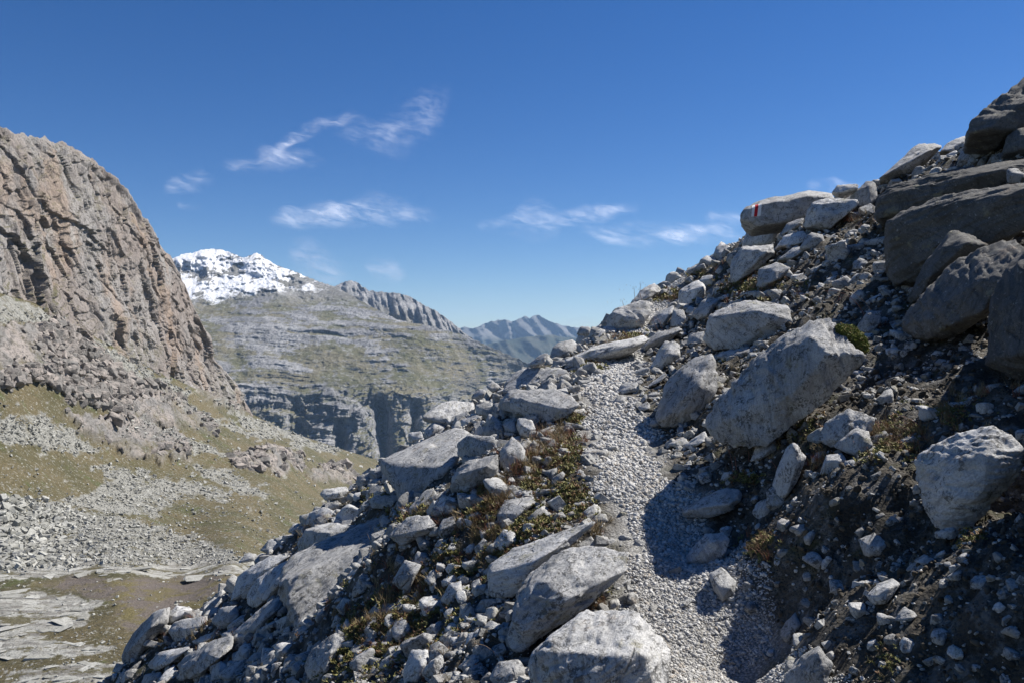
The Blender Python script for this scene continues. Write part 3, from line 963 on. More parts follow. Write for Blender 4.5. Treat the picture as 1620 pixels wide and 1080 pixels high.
def hero(label, outline, crease=None, dd=0.0, back=0.75, thick=0.8, bulge=0.22, name='boulder', cat='boulder', rough=1.0, depth=None, cuts=5, mat=None, p=120.0):
    O = np.array(outline, float)
    x0, y0 = O.min(0); x1, y1 = O.max(0)
    w, h = x1 - x0, y1 - y0
    cx, cy = O.mean(0)
    seed = abs(hash((int(x0 * 7), int(y0 * 13)))) % 100000
    # the ground under its foot
    row = min(y1 - 0.12 * h, 1079 + 60)
    q = hit([x0 + 0.2 * w, cx, x1 - 0.2 * w], [row, row, row])
    if np.isnan(q).all(): q = hit([x0, cx, x1], [y1 + 30] * 3)
    if np.isnan(q).all(): q = np.array([20.0, 20, 20])
    dB = np.nanmedian(q) if depth is None else depth
    if depth is None:
        slope = (q[2] - q[0]) / (0.6 * w) if not np.isnan(q[[0, 2]]).any() else 0.0
    else: slope = 0.0
    lim = 0.9 * dB / F
    slope = float(np.clip(slope * 0.7, -lim, lim))
    size = math.sqrt(w * h) * dB / F
    dB = dB + dd * size - 0.03 * size

    def dep(px, py): return dB + slope * (px - cx) + back * (y1 - py) / F * dB
    P = [at(x, y, dep(x, y)) for x, y in O]
    if crease is None:
        crease = [(cx + 0.5 * (x - cx), cy + 0.12 * h + 0.45 * (y - cy)) for x, y in O[::2]]
    P += [at(x, y, dep(x, y) - bulge * size - back * 0.5 * (y1 - y) / F * dB) for x, y in crease]
    for x, y in O:
        b = at(cx + 0.8 * (x - cx), cy + 0.8 * (y - cy), dep(x, y))
        b += np.array([0, thick * size, -0.1 * size]) ; b[0] += (cx - 810) / F * thick * size * 0.6
        # stays hidden behind the outline
        b[2] = min(b[2], (540 - (cy + 0.8 * (y - cy))) / F * b[1])
        P.append(b)
    P = np.array(P)
    c, N, Dd = hull(P)
    pix = math.sqrt(w * h)
    sub = 6 if pix > 150 else 5 if pix > 58 else (4 if pix > 26 else 3)
    v, f = rock_body(N, Dd, cov_of(P), sub, size, seed, p, rough, cuts)
    me = mesh_np(name, v, f, mat or M_ROCK)
    o = obj(name, me, loc=c)
    tag(o, label, cat)
    TAKEN.append((cx, cy, 0.5 * w, 0.5 * h, label, c))
    o['_px'] = 0
    del o['_px']
    return o


R6 = lambda L: [(460 + x / 3.375, 560 + y / 3.375) for x, y in L]
R5 = lambda L: [(180 + x / 2.842, 700 + y / 2.842) for x, y in L]
R7 = lambda L: [(600 + x / 3.0, 760 + y / 3.0) for x, y in L]
R4 = lambda L: [(880 + x / 3.6, 600 + y / 3.6) for x, y in L]
R8 = lambda L: [(780 + x / 3.857, 420 + y / 3.857) for x, y in L]
R1 = lambda L: [(1100 + x / 3.0865, 100 + y / 3.0865) for x, y in L]
R2 = lambda L: [(1000 + x / 3.857, 400 + y / 3.857) for x, y in L]
R3 = lambda L: [(1260 + x / 4.153, 400 + y / 4.153) for x, y in L]
RR = lambda L: [(1180 + x / 3.682, 620 + y / 3.682) for x, y in L]
RB = lambda L: [(1000 + x / 2.613, 820 + y / 2.613) for x, y in L]

# --- left of the path, upper pile
hero('long flat topped block with dark front, overhanging the pile left of the path bend', R6([(1140, 215), (1170, 190), (1400, 185), (1500, 215), (1545, 270), (1480, 330), (1390, 362), (1300, 345), (1160, 300), (1090, 285)]),
     R6([(1145, 250), (1200, 235), (1330, 262), (1440, 292), (1300, 250)]), dd=-0.3, bulge=0.12, back=1.3)
hero('pale flat slab lying behind the overhanging block beside the path bend', R6([(1130, 200), (1160, 130), (1205, 90), (1290, 66), (1470, 82), (1500, 120), (1420, 180), (1250, 200)]), R6([(1150, 205), (1400, 190)]), bulge=0.05, back=1.6, dd=-0.2)
B_ROOF = hero('roof shaped pale boulder perched highest above the big slab left of the path', R6([(700, 330), (830, 250), (980, 255), (985, 300), (890, 392), (850, 395), (820, 362), (712, 358)]), R6([(706, 338), (800, 330), (880, 372)]), dd=-0.1, back=1.0, thick=0.6)
hero('small egg shaped boulder on the upper edge of the big slab', R6([(712, 405), (762, 355), (800, 362), (845, 395), (825, 425), (740, 460), (708, 442)]), R6([(765, 390), (745, 430)]), dd=-0.3, cat='boulder')
hero('little dark pocked rock left of the egg shaped boulder', R6([(627, 418), (700, 408), (708, 445), (640, 475), (628, 460)]), dd=-0.2, name='rock', cat='rock')
hero('big tilted grey slab with broad lit face, left of the path', R6([(480, 560), (880, 385), (990, 425), (1000, 445), (900, 560), (862, 700), (790, 742), (612, 788), (588, 780), (520, 650), (482, 600)]),
     R6([(500, 580), (610, 700), (640, 720), (860, 600)]), back=1.8, thick=0.5, bulge=0.1, p=120)
hero('dark oblong boulder resting on the right end of the big tilted slab', R6([(878, 480), (940, 430), (1085, 438), (1112, 498), (1080, 532), (950, 567), (893, 540)]), dd=-0.75, back=0.2)
hero('boulder half in shade propping the big tilted slab from the right', R6([(900, 600), (940, 568), (1108, 532), (1115, 620), (1060, 680), (935, 737), (867, 712), (858, 660)]), R6([(905, 640), (985, 655), (1040, 600)]), dd=-0.35)
hero('small dark cube shaped rock wedged under the overhanging block', R6([(1210, 340), (1290, 345), (1308, 398), (1272, 440), (1220, 432), (1205, 380)]), dd=-0.5, name='rock', cat='rock')
hero('dark rock left of the cube shaped one under the overhang', R6([(1130, 372), (1190, 345), (1212, 420), (1150, 425)]), dd=-0.3, name='rock', cat='rock')
hero('dark rounded boulder under the left end of the overhanging block', R6([(1080, 262), (1140, 250), (1180, 330), (1110, 362), (1082, 330)]), dd=-0.4)
hero('tall shaded boulder standing below the left end of the overhanging block', R6([(1020, 400), (1060, 310), (1130, 370), (1142, 430), (1090, 452), (1020, 430)]), dd=-0.4)
hero('squat boulder right of the roof shaped one, half lit', R6([(905, 350), (990, 325), (1030, 332), (1000, 400), (910, 392)]), dd=-0.4)
hero('pale upright block above the squat half lit boulder', R6([(982, 270), (1078, 252), (1080, 310), (990, 327)]), dd=-0.2)
hero('cracked pale boulder with shaded left side at the foot of the pile', R6([(1115, 520), (1180, 440), (1258, 500), (1250, 580), (1180, 640), (1120, 602)]), R6([(1150, 525), (1135, 600)]), dd=-0.3)
hero('small stone with a flat top left of the pale slab on the skyline', R6([(950, 235), (1010, 180), (1050, 195), (1020, 242)]), name='rock', cat='rock')
hero('round pale stone on the skyline between pile and pale slab', R6([(1040, 172), (1080, 140), (1122, 170), (1090, 216)]), name='rock', cat='rock')
hero('thin flat rock sticking out to the left below the big slab', R6([(152, 745), (172, 720), (300, 704), (312, 728), (270, 772), (185, 781)]), dd=-0.1, thick=0.5)
hero('white faceted rock left of the dark hollow below the big slab', R6([(78, 905), (100, 850), (172, 812), (232, 838), (222, 890), (110, 922)]), name='rock', cat='rock')
hero('pyramid shaped white rock beside the white faceted one', R6([(205, 900), (300, 795), (385, 832), (330, 902)]), R6([(300, 812), (285, 890)]), name='rock', cat='rock')
hero('wedge with flat lit top and dark end lying on the long slab', R6([(38, 1010), (80, 932), (200, 905), (368, 910), (332, 942), (250, 1000), (210, 1036), (100, 1060), (44, 1052)]), R6([(82, 942), (200, 955), (238, 1000)]), dd=-0.5, back=1.2)
hero('shaded boulder tucked under the foot of the big tilted slab', R6([(415, 782), (440, 755), (580, 750), (602, 800), (560, 826), (432, 822)]), dd=-0.3)
# --- the two huge slabs
hero('huge slab with long lit top and dark rounded front end, bottom left', [(440, 925), (447, 903), (476, 874), (530, 848), (600, 815), (655, 800), (690, 797), (690, 815), (640, 845), (600, 868), (560, 900), (530, 930), (505, 960), (487, 1008), (470, 1000), (456, 965), (444, 945)],
     [(452, 918), (500, 897), (552, 888), (600, 860)], back=2.0, thick=0.4, bulge=0.08, dd=-0.15, depth=7.2)
hero('long slab leaning in front of the huge dark fronted one, half shaded', [(490, 1012), (500, 975), (530, 935), (570, 885), (620, 858), (652, 850), (652, 880), (620, 905), (598, 958), (560, 992), (512, 1015)], [(540, 940), (580, 900), (620, 875)], back=0.9, depth=6.5, thick=0.4)
# --- lower left cluster
hero('boulder with one bright patch, left of the huge dark fronted slab', R5([(600, 690), (640, 612), (800, 520), (850, 510), (760, 600), (742, 680), (640, 740), (605, 722)]), dd=-0.1, back=0.9)
hero('long leaning boulder behind the one with the bright patch', R5([(530, 702), (560, 602), (700, 510), (800, 500), (640, 612), (590, 702)]), back=0.9)
hero('smooth tapering boulder below the bright patched one', R5([(535, 852), (700, 712), (742, 688), (772, 742), (642, 850), (572, 882)]), dd=-0.2, back=0.9)
hero('tall pale boulder leaning at the far left end of the slope', R5([(40, 962), (62, 900), (180, 762), (250, 735), (242, 800), (160, 902), (82, 1002), (58, 1010)]), R5([(70, 930), (165, 830)]), back=0.6)
hero('pale rounded boulder with a split, above the far left cluster', R5([(240, 772), (282, 730), (352, 745), (342, 782), (252, 812)]))
hero('broad white angular boulder in the far left cluster', R5([(245, 842), (272, 800), (420, 775), (432, 820), (342, 882), (270, 892)]), R5([(260, 850), (380, 830)]))
hero('dark square boulder right of the broad white angular one', R5([(435, 802), (482, 740), (552, 730), (562, 772), (542, 812), (472, 842)]), dd=-0.2)
hero('oval boulder lying flat and bright near the bottom left corner of the slope', R5([(150, 992), (200, 940), (332, 915), (362, 910), (272, 982), (202, 1022), (160, 1012)]), dd=-0.2)
hero('large smooth oval boulder with shaded right end, bottom left', R5([(275, 1002), (342, 940), (440, 890), (542, 860), (532, 922), (462, 992), (382, 1052), (300, 1062)]), dd=-0.3)
hero('flat white rock between the broad angular boulder and the smooth oval', R5([(348, 892), (440, 850), (462, 860), (432, 892), (372, 907)]), name='rock', cat='rock')
hero('small egg shaped pale rock right of the large smooth oval boulder', R5([(430, 1070), (440, 1020), (480, 980), (512, 1000), (492, 1060), (442, 1080)]), name='rock', cat='rock', dd=-0.3)
hero('cracked pale boulder in the very bottom left corner of the slope', R5([(-10, 1090), (20, 1035), (80, 1010), (135, 1030), (118, 1085)]))
hero('low grey boulder right of the cracked pale one at the bottom', R5([(118, 1085), (140, 1040), (212, 1028), (222, 1060), (170, 1092)]))
hero('pocked boulder on the silhouette beside the dry stream bed', R5([(655, 482), (700, 430), (782, 430), (772, 472), (700, 502)]))
hero('lower silhouette boulder, white, just left of the pocked one', R5([(553, 542), (600, 490), (642, 500), (632, 532)]))
hero('small bright slab on the silhouette above the pocked boulder', R5([(780, 402), (810, 360), (842, 360), (822, 412)]), name='rock', cat='rock')
hero('rough grey boulder under the long leaning slab at the bottom', R5([(860, 1002), (890, 930), (1000, 850), (1052, 882), (962, 1002), (955, 1090), (870, 1070)]), dd=-0.2)
hero('low white crumbling rock above the yellow green plants at the bottom', R5([(1140, 762), (1180, 720), (1290, 720), (1302, 762), (1200, 792)]), name='rock', cat='rock', dd=-0.2)
# --- along the path
hero('long dark banded rock sunk into the left path edge', R7([(515, 445), (540, 390), (640, 320), (830, 250), (1000, 195), (1040, 188), (1000, 232), (860, 330), (740, 400), (680, 470), (640, 552), (540, 552), (514, 492)]), R7([(530, 445), (650, 462), (760, 370)]), back=1.0, thick=0.4, dd=-0.15, bulge=0.12)
hero('large pale rounded boulder bulging out at the left path edge', R7([(610, 735), (640, 600), (680, 500), (760, 400), (880, 320), (1000, 300), (1170, 350), (1172, 420), (990, 490), (982, 590), (900, 652), (780, 702), (690, 800), (640, 802)]),
     R7([(665, 600), (690, 700), (760, 480), (900, 560)]), back=1.0, thick=0.4, dd=-0.25, bulge=0.12)
hero('biggest foreground boulder, flat lit top and dark left face, bottom centre', R7([(720, 920), (740, 822), (800, 762), (980, 622), (1200, 615), (1330, 720), (1372, 830), (1352, 960), (1330, 1100), (1000, 1180), (760, 1120)]),
     R7([(765, 800), (900, 822), (1010, 892), (1235, 838), (1010, 960)]), back=0.9, thick=0.5, dd=-0.35, bulge=0.16, p=120)
hero('rounded grey stone above the white top of the long slab', R7([(256, 102), (300, 70), (360, 82), (366, 140), (312, 166), (266, 146)]), name='rock', cat='rock', dd=-0.2)
hero('bright white block lying on the top of the huge slab', R7([(40, 262), (130, 172), (230, 166), (276, 212), (242, 242), (110, 306)]), R7([(60, 265), (200, 235)]), dd=-0.5, back=1.0)
hero('flat pale slab lying in yellow plants at the left path edge', R7([(550, 162), (590, 90), (732, 75), (742, 102), (652, 192), (570, 202)]), back=1.2, dd=-0.1)
hero('rounded grey rock above the pale slab in yellow plants', R7([(590, 82), (640, 50), (690, 38), (742, 50), (740, 72), (690, 82)]), name='rock', cat='rock', dd=-0.2)
hero('dark grey stone among plants left of the long banded rock', R7([(530, 312), (590, 230), (642, 240), (652, 292), (592, 342)]), name='rock', cat='rock', dd=-0.2)
hero('stone with one lit shoulder in the shaded gully', R7([(290, 562), (330, 490), (388, 474), (394, 530), (330, 592)]), name='rock', cat='rock', dd=-0.3)
hero('shaded grey rock above the bright rubble left of the gully', R7([(60, 482), (120, 370), (202, 400), (132, 532)]), name='rock', cat='rock', dd=-0.2)
hero('dark rounded rock in deep shade near the bottom edge, left of centre', R7([(108, 922), (150, 802), (230, 800), (242, 872), (184, 962), (120, 975)]), name='rock', cat='rock', dd=-0.2)
hero('bent dark stone right of the rounded one in deep shade', R7([(235, 782), (280, 760), (332, 800), (282, 892)]), name='rock', cat='rock', dd=-0.2)
hero('dark sliver of rock lying in the shaded gully near the bottom', R7([(370, 882), (450, 820), (482, 850), (410, 912)]), name='rock', cat='rock', dd=-0.2)
hero('square dark stone against the left side of the large pale boulder', R7([(555, 622), (600, 585), (642, 600), (622, 662), (560, 652)]), name='rock', cat='rock', dd=-0.2)
hero('shaded rock wedged between the bottom edge and the biggest foreground boulder', R7([(520, 932), (570, 860), (662, 850), (702, 902), (652, 982), (560, 1000)]), name='rock', cat='rock', dd=-0.2)
hero('flat grey stone set in the path gravel beside the biggest boulder', R7([(1165, 560), (1220, 545), (1285, 555), (1300, 620), (1262, 632), (1180, 610)]), name='rock', cat='rock', back=2.5, bulge=0.03, dd=-0.12)
# --- where the path crosses the crest
hero('boulder with speckled face, first right of the path under the big one', R2([(138, 1060), (142, 1000), (200, 830), (280, 720), (380, 645), (500, 598), (505, 640), (520, 800), (500, 880), (380, 1010), (300, 1062)]), R2([(180, 1000), (330, 960), (400, 800)]), dd=-0.3, thick=0.6)
BIG = hero('great pyramid shaped grey boulder with green moss on its shoulder', R2([(450, 1085), (455, 1000), (540, 880), (740, 650), (900, 540), (1060, 440), (1170, 405), (1240, 440), (1330, 590), (1410, 640), (1300, 760), (1190, 850), (1100, 960), (970, 1070), (830, 1150), (720, 1180), (560, 1150)]),
           R2([(620, 1000), (980, 860), (1180, 620), (1080, 520)]), dd=-0.35, back=0.55, thick=0.5, bulge=0.13, cuts=1, p=120)
hero('smooth oval boulder above the great pyramid shaped one', R2([(442, 522), (480, 390), (560, 340), (720, 295), (842, 310), (962, 322), (982, 430), (872, 512), (650, 582), (500, 592)]), R2([(500, 400), (720, 350), (850, 380)]), dd=-0.3, back=0.8)
hero('thin flat stone under the smooth oval boulder', R2([(510, 632), (560, 592), (742, 578), (744, 612), (570, 657)]), name='rock', cat='rock', dd=-0.3)
hero('long dark fronted slab lying along the crest left of the path', R8([(440, 575), (600, 502), (740, 470), (900, 430), (952, 450), (902, 492), (830, 532), (700, 542), (600, 592), (460, 622)]), R8([(450, 585), (600, 518), (740, 492), (850, 490)]), dd=-0.25, back=1.4, bulge=0.08, thick=0.4)
hero('dark slab continuing the crest line right of the long one', R8([(905, 482), (1000, 412), (1130, 375), (1162, 390), (1100, 442), (1000, 502), (935, 525)]), R8([(930, 490), (1040, 428)]), dd=-0.2, back=1.2)
hero('dark tilted slab shading the upper path', R8([(952, 342), (1000, 290), (1112, 240), (1102, 292), (1040, 382), (962, 372)]), dd=-0.2)
hero('big pale angular block standing on the crest beside the upper path', R8([(688, 412), (690, 330), (740, 268), (850, 230), (962, 208), (962, 292), (900, 382), (830, 352), (760, 392)]), R8([(738, 290), (800, 340), (880, 330)]), dd=-0.2)
hero('pointed block higher up the crest behind the pale angular one', R8([(830, 242), (900, 150), (982, 108), (1032, 150), (962, 202)]))
hero('flat topped block with lit corner right of the upper path', R8([(1135, 232), (1133, 150), (1250, 90), (1292, 118), (1302, 182), (1180, 262)]), R8([(1145, 170), (1240, 150), (1280, 130)]), dd=-0.2, back=1.0)
hero('dark flat boulder right of the flat topped block', R8([(1210, 302), (1280, 210), (1362, 195), (1382, 212), (1322, 312), (1250, 332)]), dd=-0.2)
hero('pale upright stone below the flat topped block', R8([(1080, 372), (1100, 270), (1162, 268), (1182, 332), (1150, 382)]), R8([(1115, 300), (1120, 365)]), dd=-0.2)
hero('small white stone between the upright one and the dark flat boulder', R8([(1170, 282), (1200, 245), (1242, 260), (1222, 312)]), name='rock', cat='rock', dd=-0.2)
hero('striped tilted rock at the right edge of the path bend', R8([(948, 642), (1020, 502), (1050, 460), (1142, 470), (1152, 552), (1060, 592), (1000, 652)]), R8([(1035, 560), (1080, 540)]), dd=-0.2, back=0.9)
hero('lit stone right of the striped tilted rock', R8([(1175, 502), (1200, 420), (1290, 400), (1302, 482), (1182, 522)]), name='rock', cat='rock', dd=-0.2)
hero('thin leaning shard below the striped rock', R8([(928, 742), (1050, 648), (1062, 670), (952, 748)]), name='rock', cat='rock', dd=-0.2)
hero('dark stone at the right path edge in the shade', R8([(760, 772), (780, 720), (880, 708), (902, 762), (780, 792)]), name='rock', cat='rock', dd=-0.2)
hero('little half lit stone below the dark one at the path edge', R8([(738, 832), (760, 790), (812, 800), (802, 852)]), name='rock', cat='rock', dd=-0.2)
hero('oblong stone leaning beside the path above the shaded patch', R8([(888, 832), (940, 768), (942, 812), (902, 842)]), name='rock', cat='rock', dd=-0.2)
hero('rounded stone right above the first path shadow', R8([(880, 862), (950, 820), (962, 872), (902, 892)]), name='rock', cat='rock', dd=-0.2)
hero('white rounded rock alone on the skyline left of the crest', R8([(213, 602), (290, 540), (342, 528), (312, 602), (230, 612)]))
hero('pocked boulder on the skyline above the pale flat slab', R8([(340, 572), (360, 500), (400, 468), (480, 448), (542, 500), (422, 582)]))
hero('half lit rock on the skyline right of the pocked boulder', R8([(508, 422), (530, 370), (602, 375), (582, 432)]), name='rock', cat='rock')
hero('narrow leaning rock left of the big pale angular block', R8([(594, 452), (640, 390), (692, 398), (602, 492)]), name='rock', cat='rock')
# --- marker rock and above
MARK = hero('long jutting boulder painted with a white, red and white trail mark', R1([(215, 740), (240, 703), (320, 668), (560, 622), (690, 640), (720, 665), (570, 702), (540, 762), (400, 782), (268, 802), (220, 772)]), R1([(235, 720), (320, 690), (550, 650)]), dd=-0.3, back=0.9, bulge=0.12, rough=0.6)
hero('bright faceted boulder right of the one with the trail mark', R1([(540, 742), (570, 680), (640, 658), (790, 668), (797, 692), (700, 772), (662, 802), (600, 782), (540, 802)]), R1([(575, 700), (610, 775)]), dd=-0.7, back=0.7)
hero('dark pointed boulder directly under the trail mark', R1([(225, 892), (265, 800), (392, 733), (412, 782), (422, 852), (382, 890)]), R1([(380, 765), (375, 870)]), dd=-0.6, back=0.6)
hero('dark block with flat white top below the pointed boulder', R1([(170, 1052), (180, 960), (230, 898), (380, 888), (384, 930), (312, 1002), (200, 1070)]), R1([(232, 912), (310, 950), (350, 920)]), dd=-0.5, back=1.0)
hero('rounded boulder with lit right shoulder below the flat white top', R1([(300, 1092), (312, 1002), (400, 973), (466, 1000), (422, 1052), (332, 1100)]), dd=-0.4)
hero('slanting grey stone above the rounded boulder with lit shoulder', R1([(398, 962), (480, 900), (552, 888), (556, 916), (462, 962)]), name='rock', cat='rock', dd=-0.3)
hero('pale wide rock right of the pointed boulder', R1([(385, 902), (440, 840), (522, 818), (582, 850), (502, 892)]), dd=-0.3)
hero('smaller lit rock between the pointed and the bright faceted boulders', R1([(413, 842), (450, 780), (532, 753), (522, 802)]), name='rock', cat='rock', dd=-0.4)
hero('enormous dark overhanging boulder at the upper right', R1([(935, 902), (950, 762), (1070, 690), (1600, 580), (1720, 600), (1700, 760), (1420, 850), (1200, 920), (1080, 1078), (980, 1072), (938, 1002)]), R1([(965, 800), (1100, 720), (1500, 640), (1150, 950)]), dd=-0.15, back=0.25, thick=0.7, bulge=0.12, p=70, mat=M_DARKSHADED)
hero('long dark slab with thin lit top lying on the enormous overhanging boulder', R1([(880, 742), (890, 650), (960, 600), (1150, 548), (1500, 478), (1720, 455), (1720, 560), (1300, 642), (1100, 682), (1030, 732), (900, 757)]), R1([(930, 640), (1150, 580), (1500, 515), (1100, 640)]), dd=-0.22, back=1.0, thick=0.5, bulge=0.1, p=70, mat=M_DARKSHADED)
hero('huge black boulder cut by the right edge near the top', R1([(1333, 312), (1360, 270), (1540, 150), (1622, 58), (1760, 10), (1800, 300), (1600, 332), (1500, 372), (1460, 292), (1340, 342)]), dd=-0.4, back=0.3, mat=M_DARKSHADED)
hero('dark rock with white flecks under the huge black boulder', R1([(1328, 402), (1340, 320), (1450, 263), (1510, 362), (1480, 402), (1400, 422)]), dd=-0.5, back=0.4, mat=M_DARKSHADED)
hero('dark rounded boulder at the right edge below the huge black one', R1([(1500, 442), (1520, 360), (1580, 313), (1700, 320), (1690, 432)]), dd=-0.7, back=0.4, mat=M_DARKSHADED)
hero('pale slab on the skyline left of the huge black boulder', R1([(1193, 432), (1230, 390), (1332, 348), (1335, 402), (1262, 442)]), dd=-0.2)
hero('big two toned boulder on the upper skyline above the long dark slab', R1([(898, 562), (980, 490), (1090, 395), (1162, 388), (1205, 410), (1102, 492), (1050, 532), (950, 567)]), R1([(960, 530), (1050, 470), (1130, 430)]), dd=-0.2)
hero('flat stone on the skyline between the bright faceted boulder and dark slab', R1([(665, 632), (690, 595), (800, 588), (792, 622), (700, 642)]))
hero('wedge shaped boulder left of the long dark slab, lit on the right', R1([(750, 652), (840, 573), (882, 580), (892, 652), (852, 722), (840, 672), (790, 682)]), R1([(845, 600), (850, 690)]), dd=-0.3)
hero('dark boulder on the ledge right of the two toned one', R1([(1278, 482), (1300, 430), (1360, 398), (1452, 410), (1432, 462), (1350, 492)]), dd=-0.3)
# --- right-hand dark group
hero('steep dark boulder with lit crown in front of the enormous overhanging one', [(1440, 470), (1467, 414), (1489, 385), (1502, 367), (1530, 370), (1568, 386), (1500, 425), (1462, 470), (1448, 478)], [(1492, 395), (1530, 385), (1470, 440)], dd=-0.5, back=0.4, mat=M_DARKSHADED)
hero('massive dark smooth boulder at the right, below the lit crown', [(1429, 511), (1441, 484), (1477, 453), (1500, 425), (1568, 385), (1620, 370), (1640, 380), (1610, 430), (1585, 484), (1520, 528), (1472, 538), (1443, 530)], dd=-0.45, back=0.4, p=70, mat=M_DARKSHADED)
hero('tall dark boulder cut by the right edge at mid height', [(1571, 566), (1573, 535), (1583, 472), (1604, 419), (1621, 400), (1680, 350), (1800, 300), (1900, 340), (1920, 560), (1760, 620), (1660, 590), (1597, 571)], dd=-0.3, back=0.35, thick=0.6, mat=M_DARKSHADED)  # its out-of-view right part is widened to throw more shade
hero('bright stone standing alone right of the mossy shoulder', R3([(400, 482), (470, 385), (562, 383), (552, 462), (482, 532), (410, 512)]), R3([(470, 400), (470, 520)]), name='rock', cat='rock', dd=-0.5)
hero('large rough grey boulder near the right edge, lit over most of its face', RR([(998, 380), (1090, 308), (1280, 218), (1430, 188), (1522, 230), (1622, 340), (1602, 452), (1482, 582), (1402, 702), (1310, 792), (1228, 812), (1110, 782), (1038, 652), (1000, 482)]),
     RR([(1150, 560), (1245, 690), (1380, 350), (1250, 420), (1420, 520)]), dd=-0.3, back=0.3, thick=0.6, bulge=0.2)
hero('upright splinter of rock with one bright edge', RR([(265, 295), (290, 300), (357, 370), (300, 520), (240, 602), (220, 622), (170, 602), (158, 560), (200, 430)]), RR([(282, 330), (296, 420), (240, 590)]), name='rock', cat='rock', dd=-0.4, back=0.1)
hero('pyramid shaped stone with white right face below the mossy boulder', RR([(503, 317), (640, 206), (722, 230), (742, 320), (650, 378)]), RR([(645, 235), (650, 365)]), name='rock', cat='rock', dd=-0.5)
hero('small cube shaped white stone left of the stone with white face', RR([(428, 482), (470, 368), (562, 353), (592, 392), (542, 482)]), RR([(470, 400), (540, 395)]), name='rock', cat='rock', dd=-0.4)
hero('grey stone with a slanting top beside the cube shaped white one', RR([(563, 482), (580, 400), (692, 388), (622, 472)]), name='rock', cat='rock', dd=-0.4)
hero('dark bulky boulder behind the stone with the white face', RR([(430, 282), (460, 180), (600, 93), (752, 150), (745, 222), (640, 212), (500, 322)]), dd=-0.2, back=0.4)
hero('speckled stone left of the upright splinter', RR([(28, 402), (60, 310), (172, 273), (182, 332), (90, 392)]), name='rock', cat='rock', dd=-0.3)
hero('flat white stone above the speckled one, at the foot of the great boulder', RR([(48, 262), (60, 238), (202, 230), (222, 262), (100, 302)]), name='rock', cat='rock', dd=-0.3)
hero('stone perched above the top of the large rough grey boulder', RR([(1453, 182), (1530, 138), (1602, 182), (1562, 224)]), name='rock', cat='rock', dd=-0.3)
hero('broken white stone up and left of the perched one near the right edge', RR([(1318, 152), (1400, 80), (1462, 100), (1432, 152)]), name='rock', cat='rock', dd=-0.3)
hero('slab lying beside the path under the second shadow, lit at its right end', R4([(720, 762), (722, 730), (830, 680), (960, 620), (1062, 628), (1077, 662), (1000, 742), (870, 790), (740, 782)]), R4([(740, 745), (880, 720), (990, 700)]), dd=-0.35, back=0.7)
hero('rounded boulder right of the path just above its lowest bend', R4([(720, 1052), (740, 1002), (850, 878), (952, 868), (992, 910), (962, 1002), (882, 1062)]), R4([(800, 990), (880, 930)]), dd=-0.3, back=0.6)
hero('white stone standing at the edge of shade right of the lowest path', RB([(320, 232), (370, 200), (432, 260), (427, 310), (372, 346), (338, 290)]), name='rock', cat='rock', dd=-0.4)
hero('half lit pointed boulder cut by the bottom edge, right of the path', RB([(640, 642), (700, 570), (772, 523), (832, 602), (802, 700), (700, 740), (630, 700)]), RB([(772, 545), (740, 640)]), dd=-0.3)
hero('white wedge pushed under the left foot of the great pyramid boulder', R4([(730, 372), (850, 288), (864, 340), (760, 402)]), name='rock', cat='rock', dd=-0.4)
hero('flat shaded boulder in the dark bank, lower right', [(1358, 852), (1383, 842), (1408, 858), (1392, 878), (1370, 880)], name='rock', cat='rock', dd=-0.2)
hero('rounded shaded rock deepest in the dark bank', [(1372, 942), (1392, 922), (1413, 914), (1426, 923), (1402, 954), (1383, 956)], name='rock', cat='rock', dd=-0.2)
hero('small shaded wedge right of the rounded rock in the dark bank', [(1412, 981), (1432, 957), (1453, 973), (1440, 984)], name='rock', cat='rock', dd=-0.2)
hero('small square rock on the dark bank below the large rough boulder', [(1447, 886), (1463, 876), (1481, 885), (1464, 901)], name='rock', cat='rock', dd=-0.3)


def project_on(o, grid, lift):
    """points of a pixel grid cast onto a rock and lifted off its skin"""
    me = o.data
    vs = [v.co + o.location for v in me.vertices]
    tree = BVHTree.FromPolygons(vs, [tuple(p.vertices) for p in me.polygons])
    out = np.full(grid.shape[:2] + (3,), np.nan)
    for i in range(grid.shape[0]):
        for j in range(grid.shape[1]):
            d = Vector(at(grid[i, j, 0], grid[i, j, 1], 1.0))
            loc, nor, _, _ = tree.ray_cast(Vector((0, 0, 0)), d.normalized())
            if loc is not None:
                out[i, j] = np.array(loc + nor * lift[i, j])
    return out


hero('large unseen boulder just beyond the right edge, added to shade the bank', [(1632, 700), (1680, 610), (1800, 560), (1930, 600), (1980, 760), (1900, 900), (1760, 930), (1660, 840)], dd=0.1, back=0.5, thick=0.7, mat=M_DARKSHADED)  # lies wholly out of view, put here to shade the lower right bank
# the red and white trail mark: three painted stripes on the rock
def paint(name, col):
    t = NT(name)
    c = t.mix(t.ramp(t.noise(t.pos(), 28, 5, 0.7), 0.6, 0.75, 0, 0.6), col, (0.25, 0.25, 0.25))
    return t.done(c, t.bump(t.noise(t.pos(), 60, 4), 0.5, 0.004), 0.75)


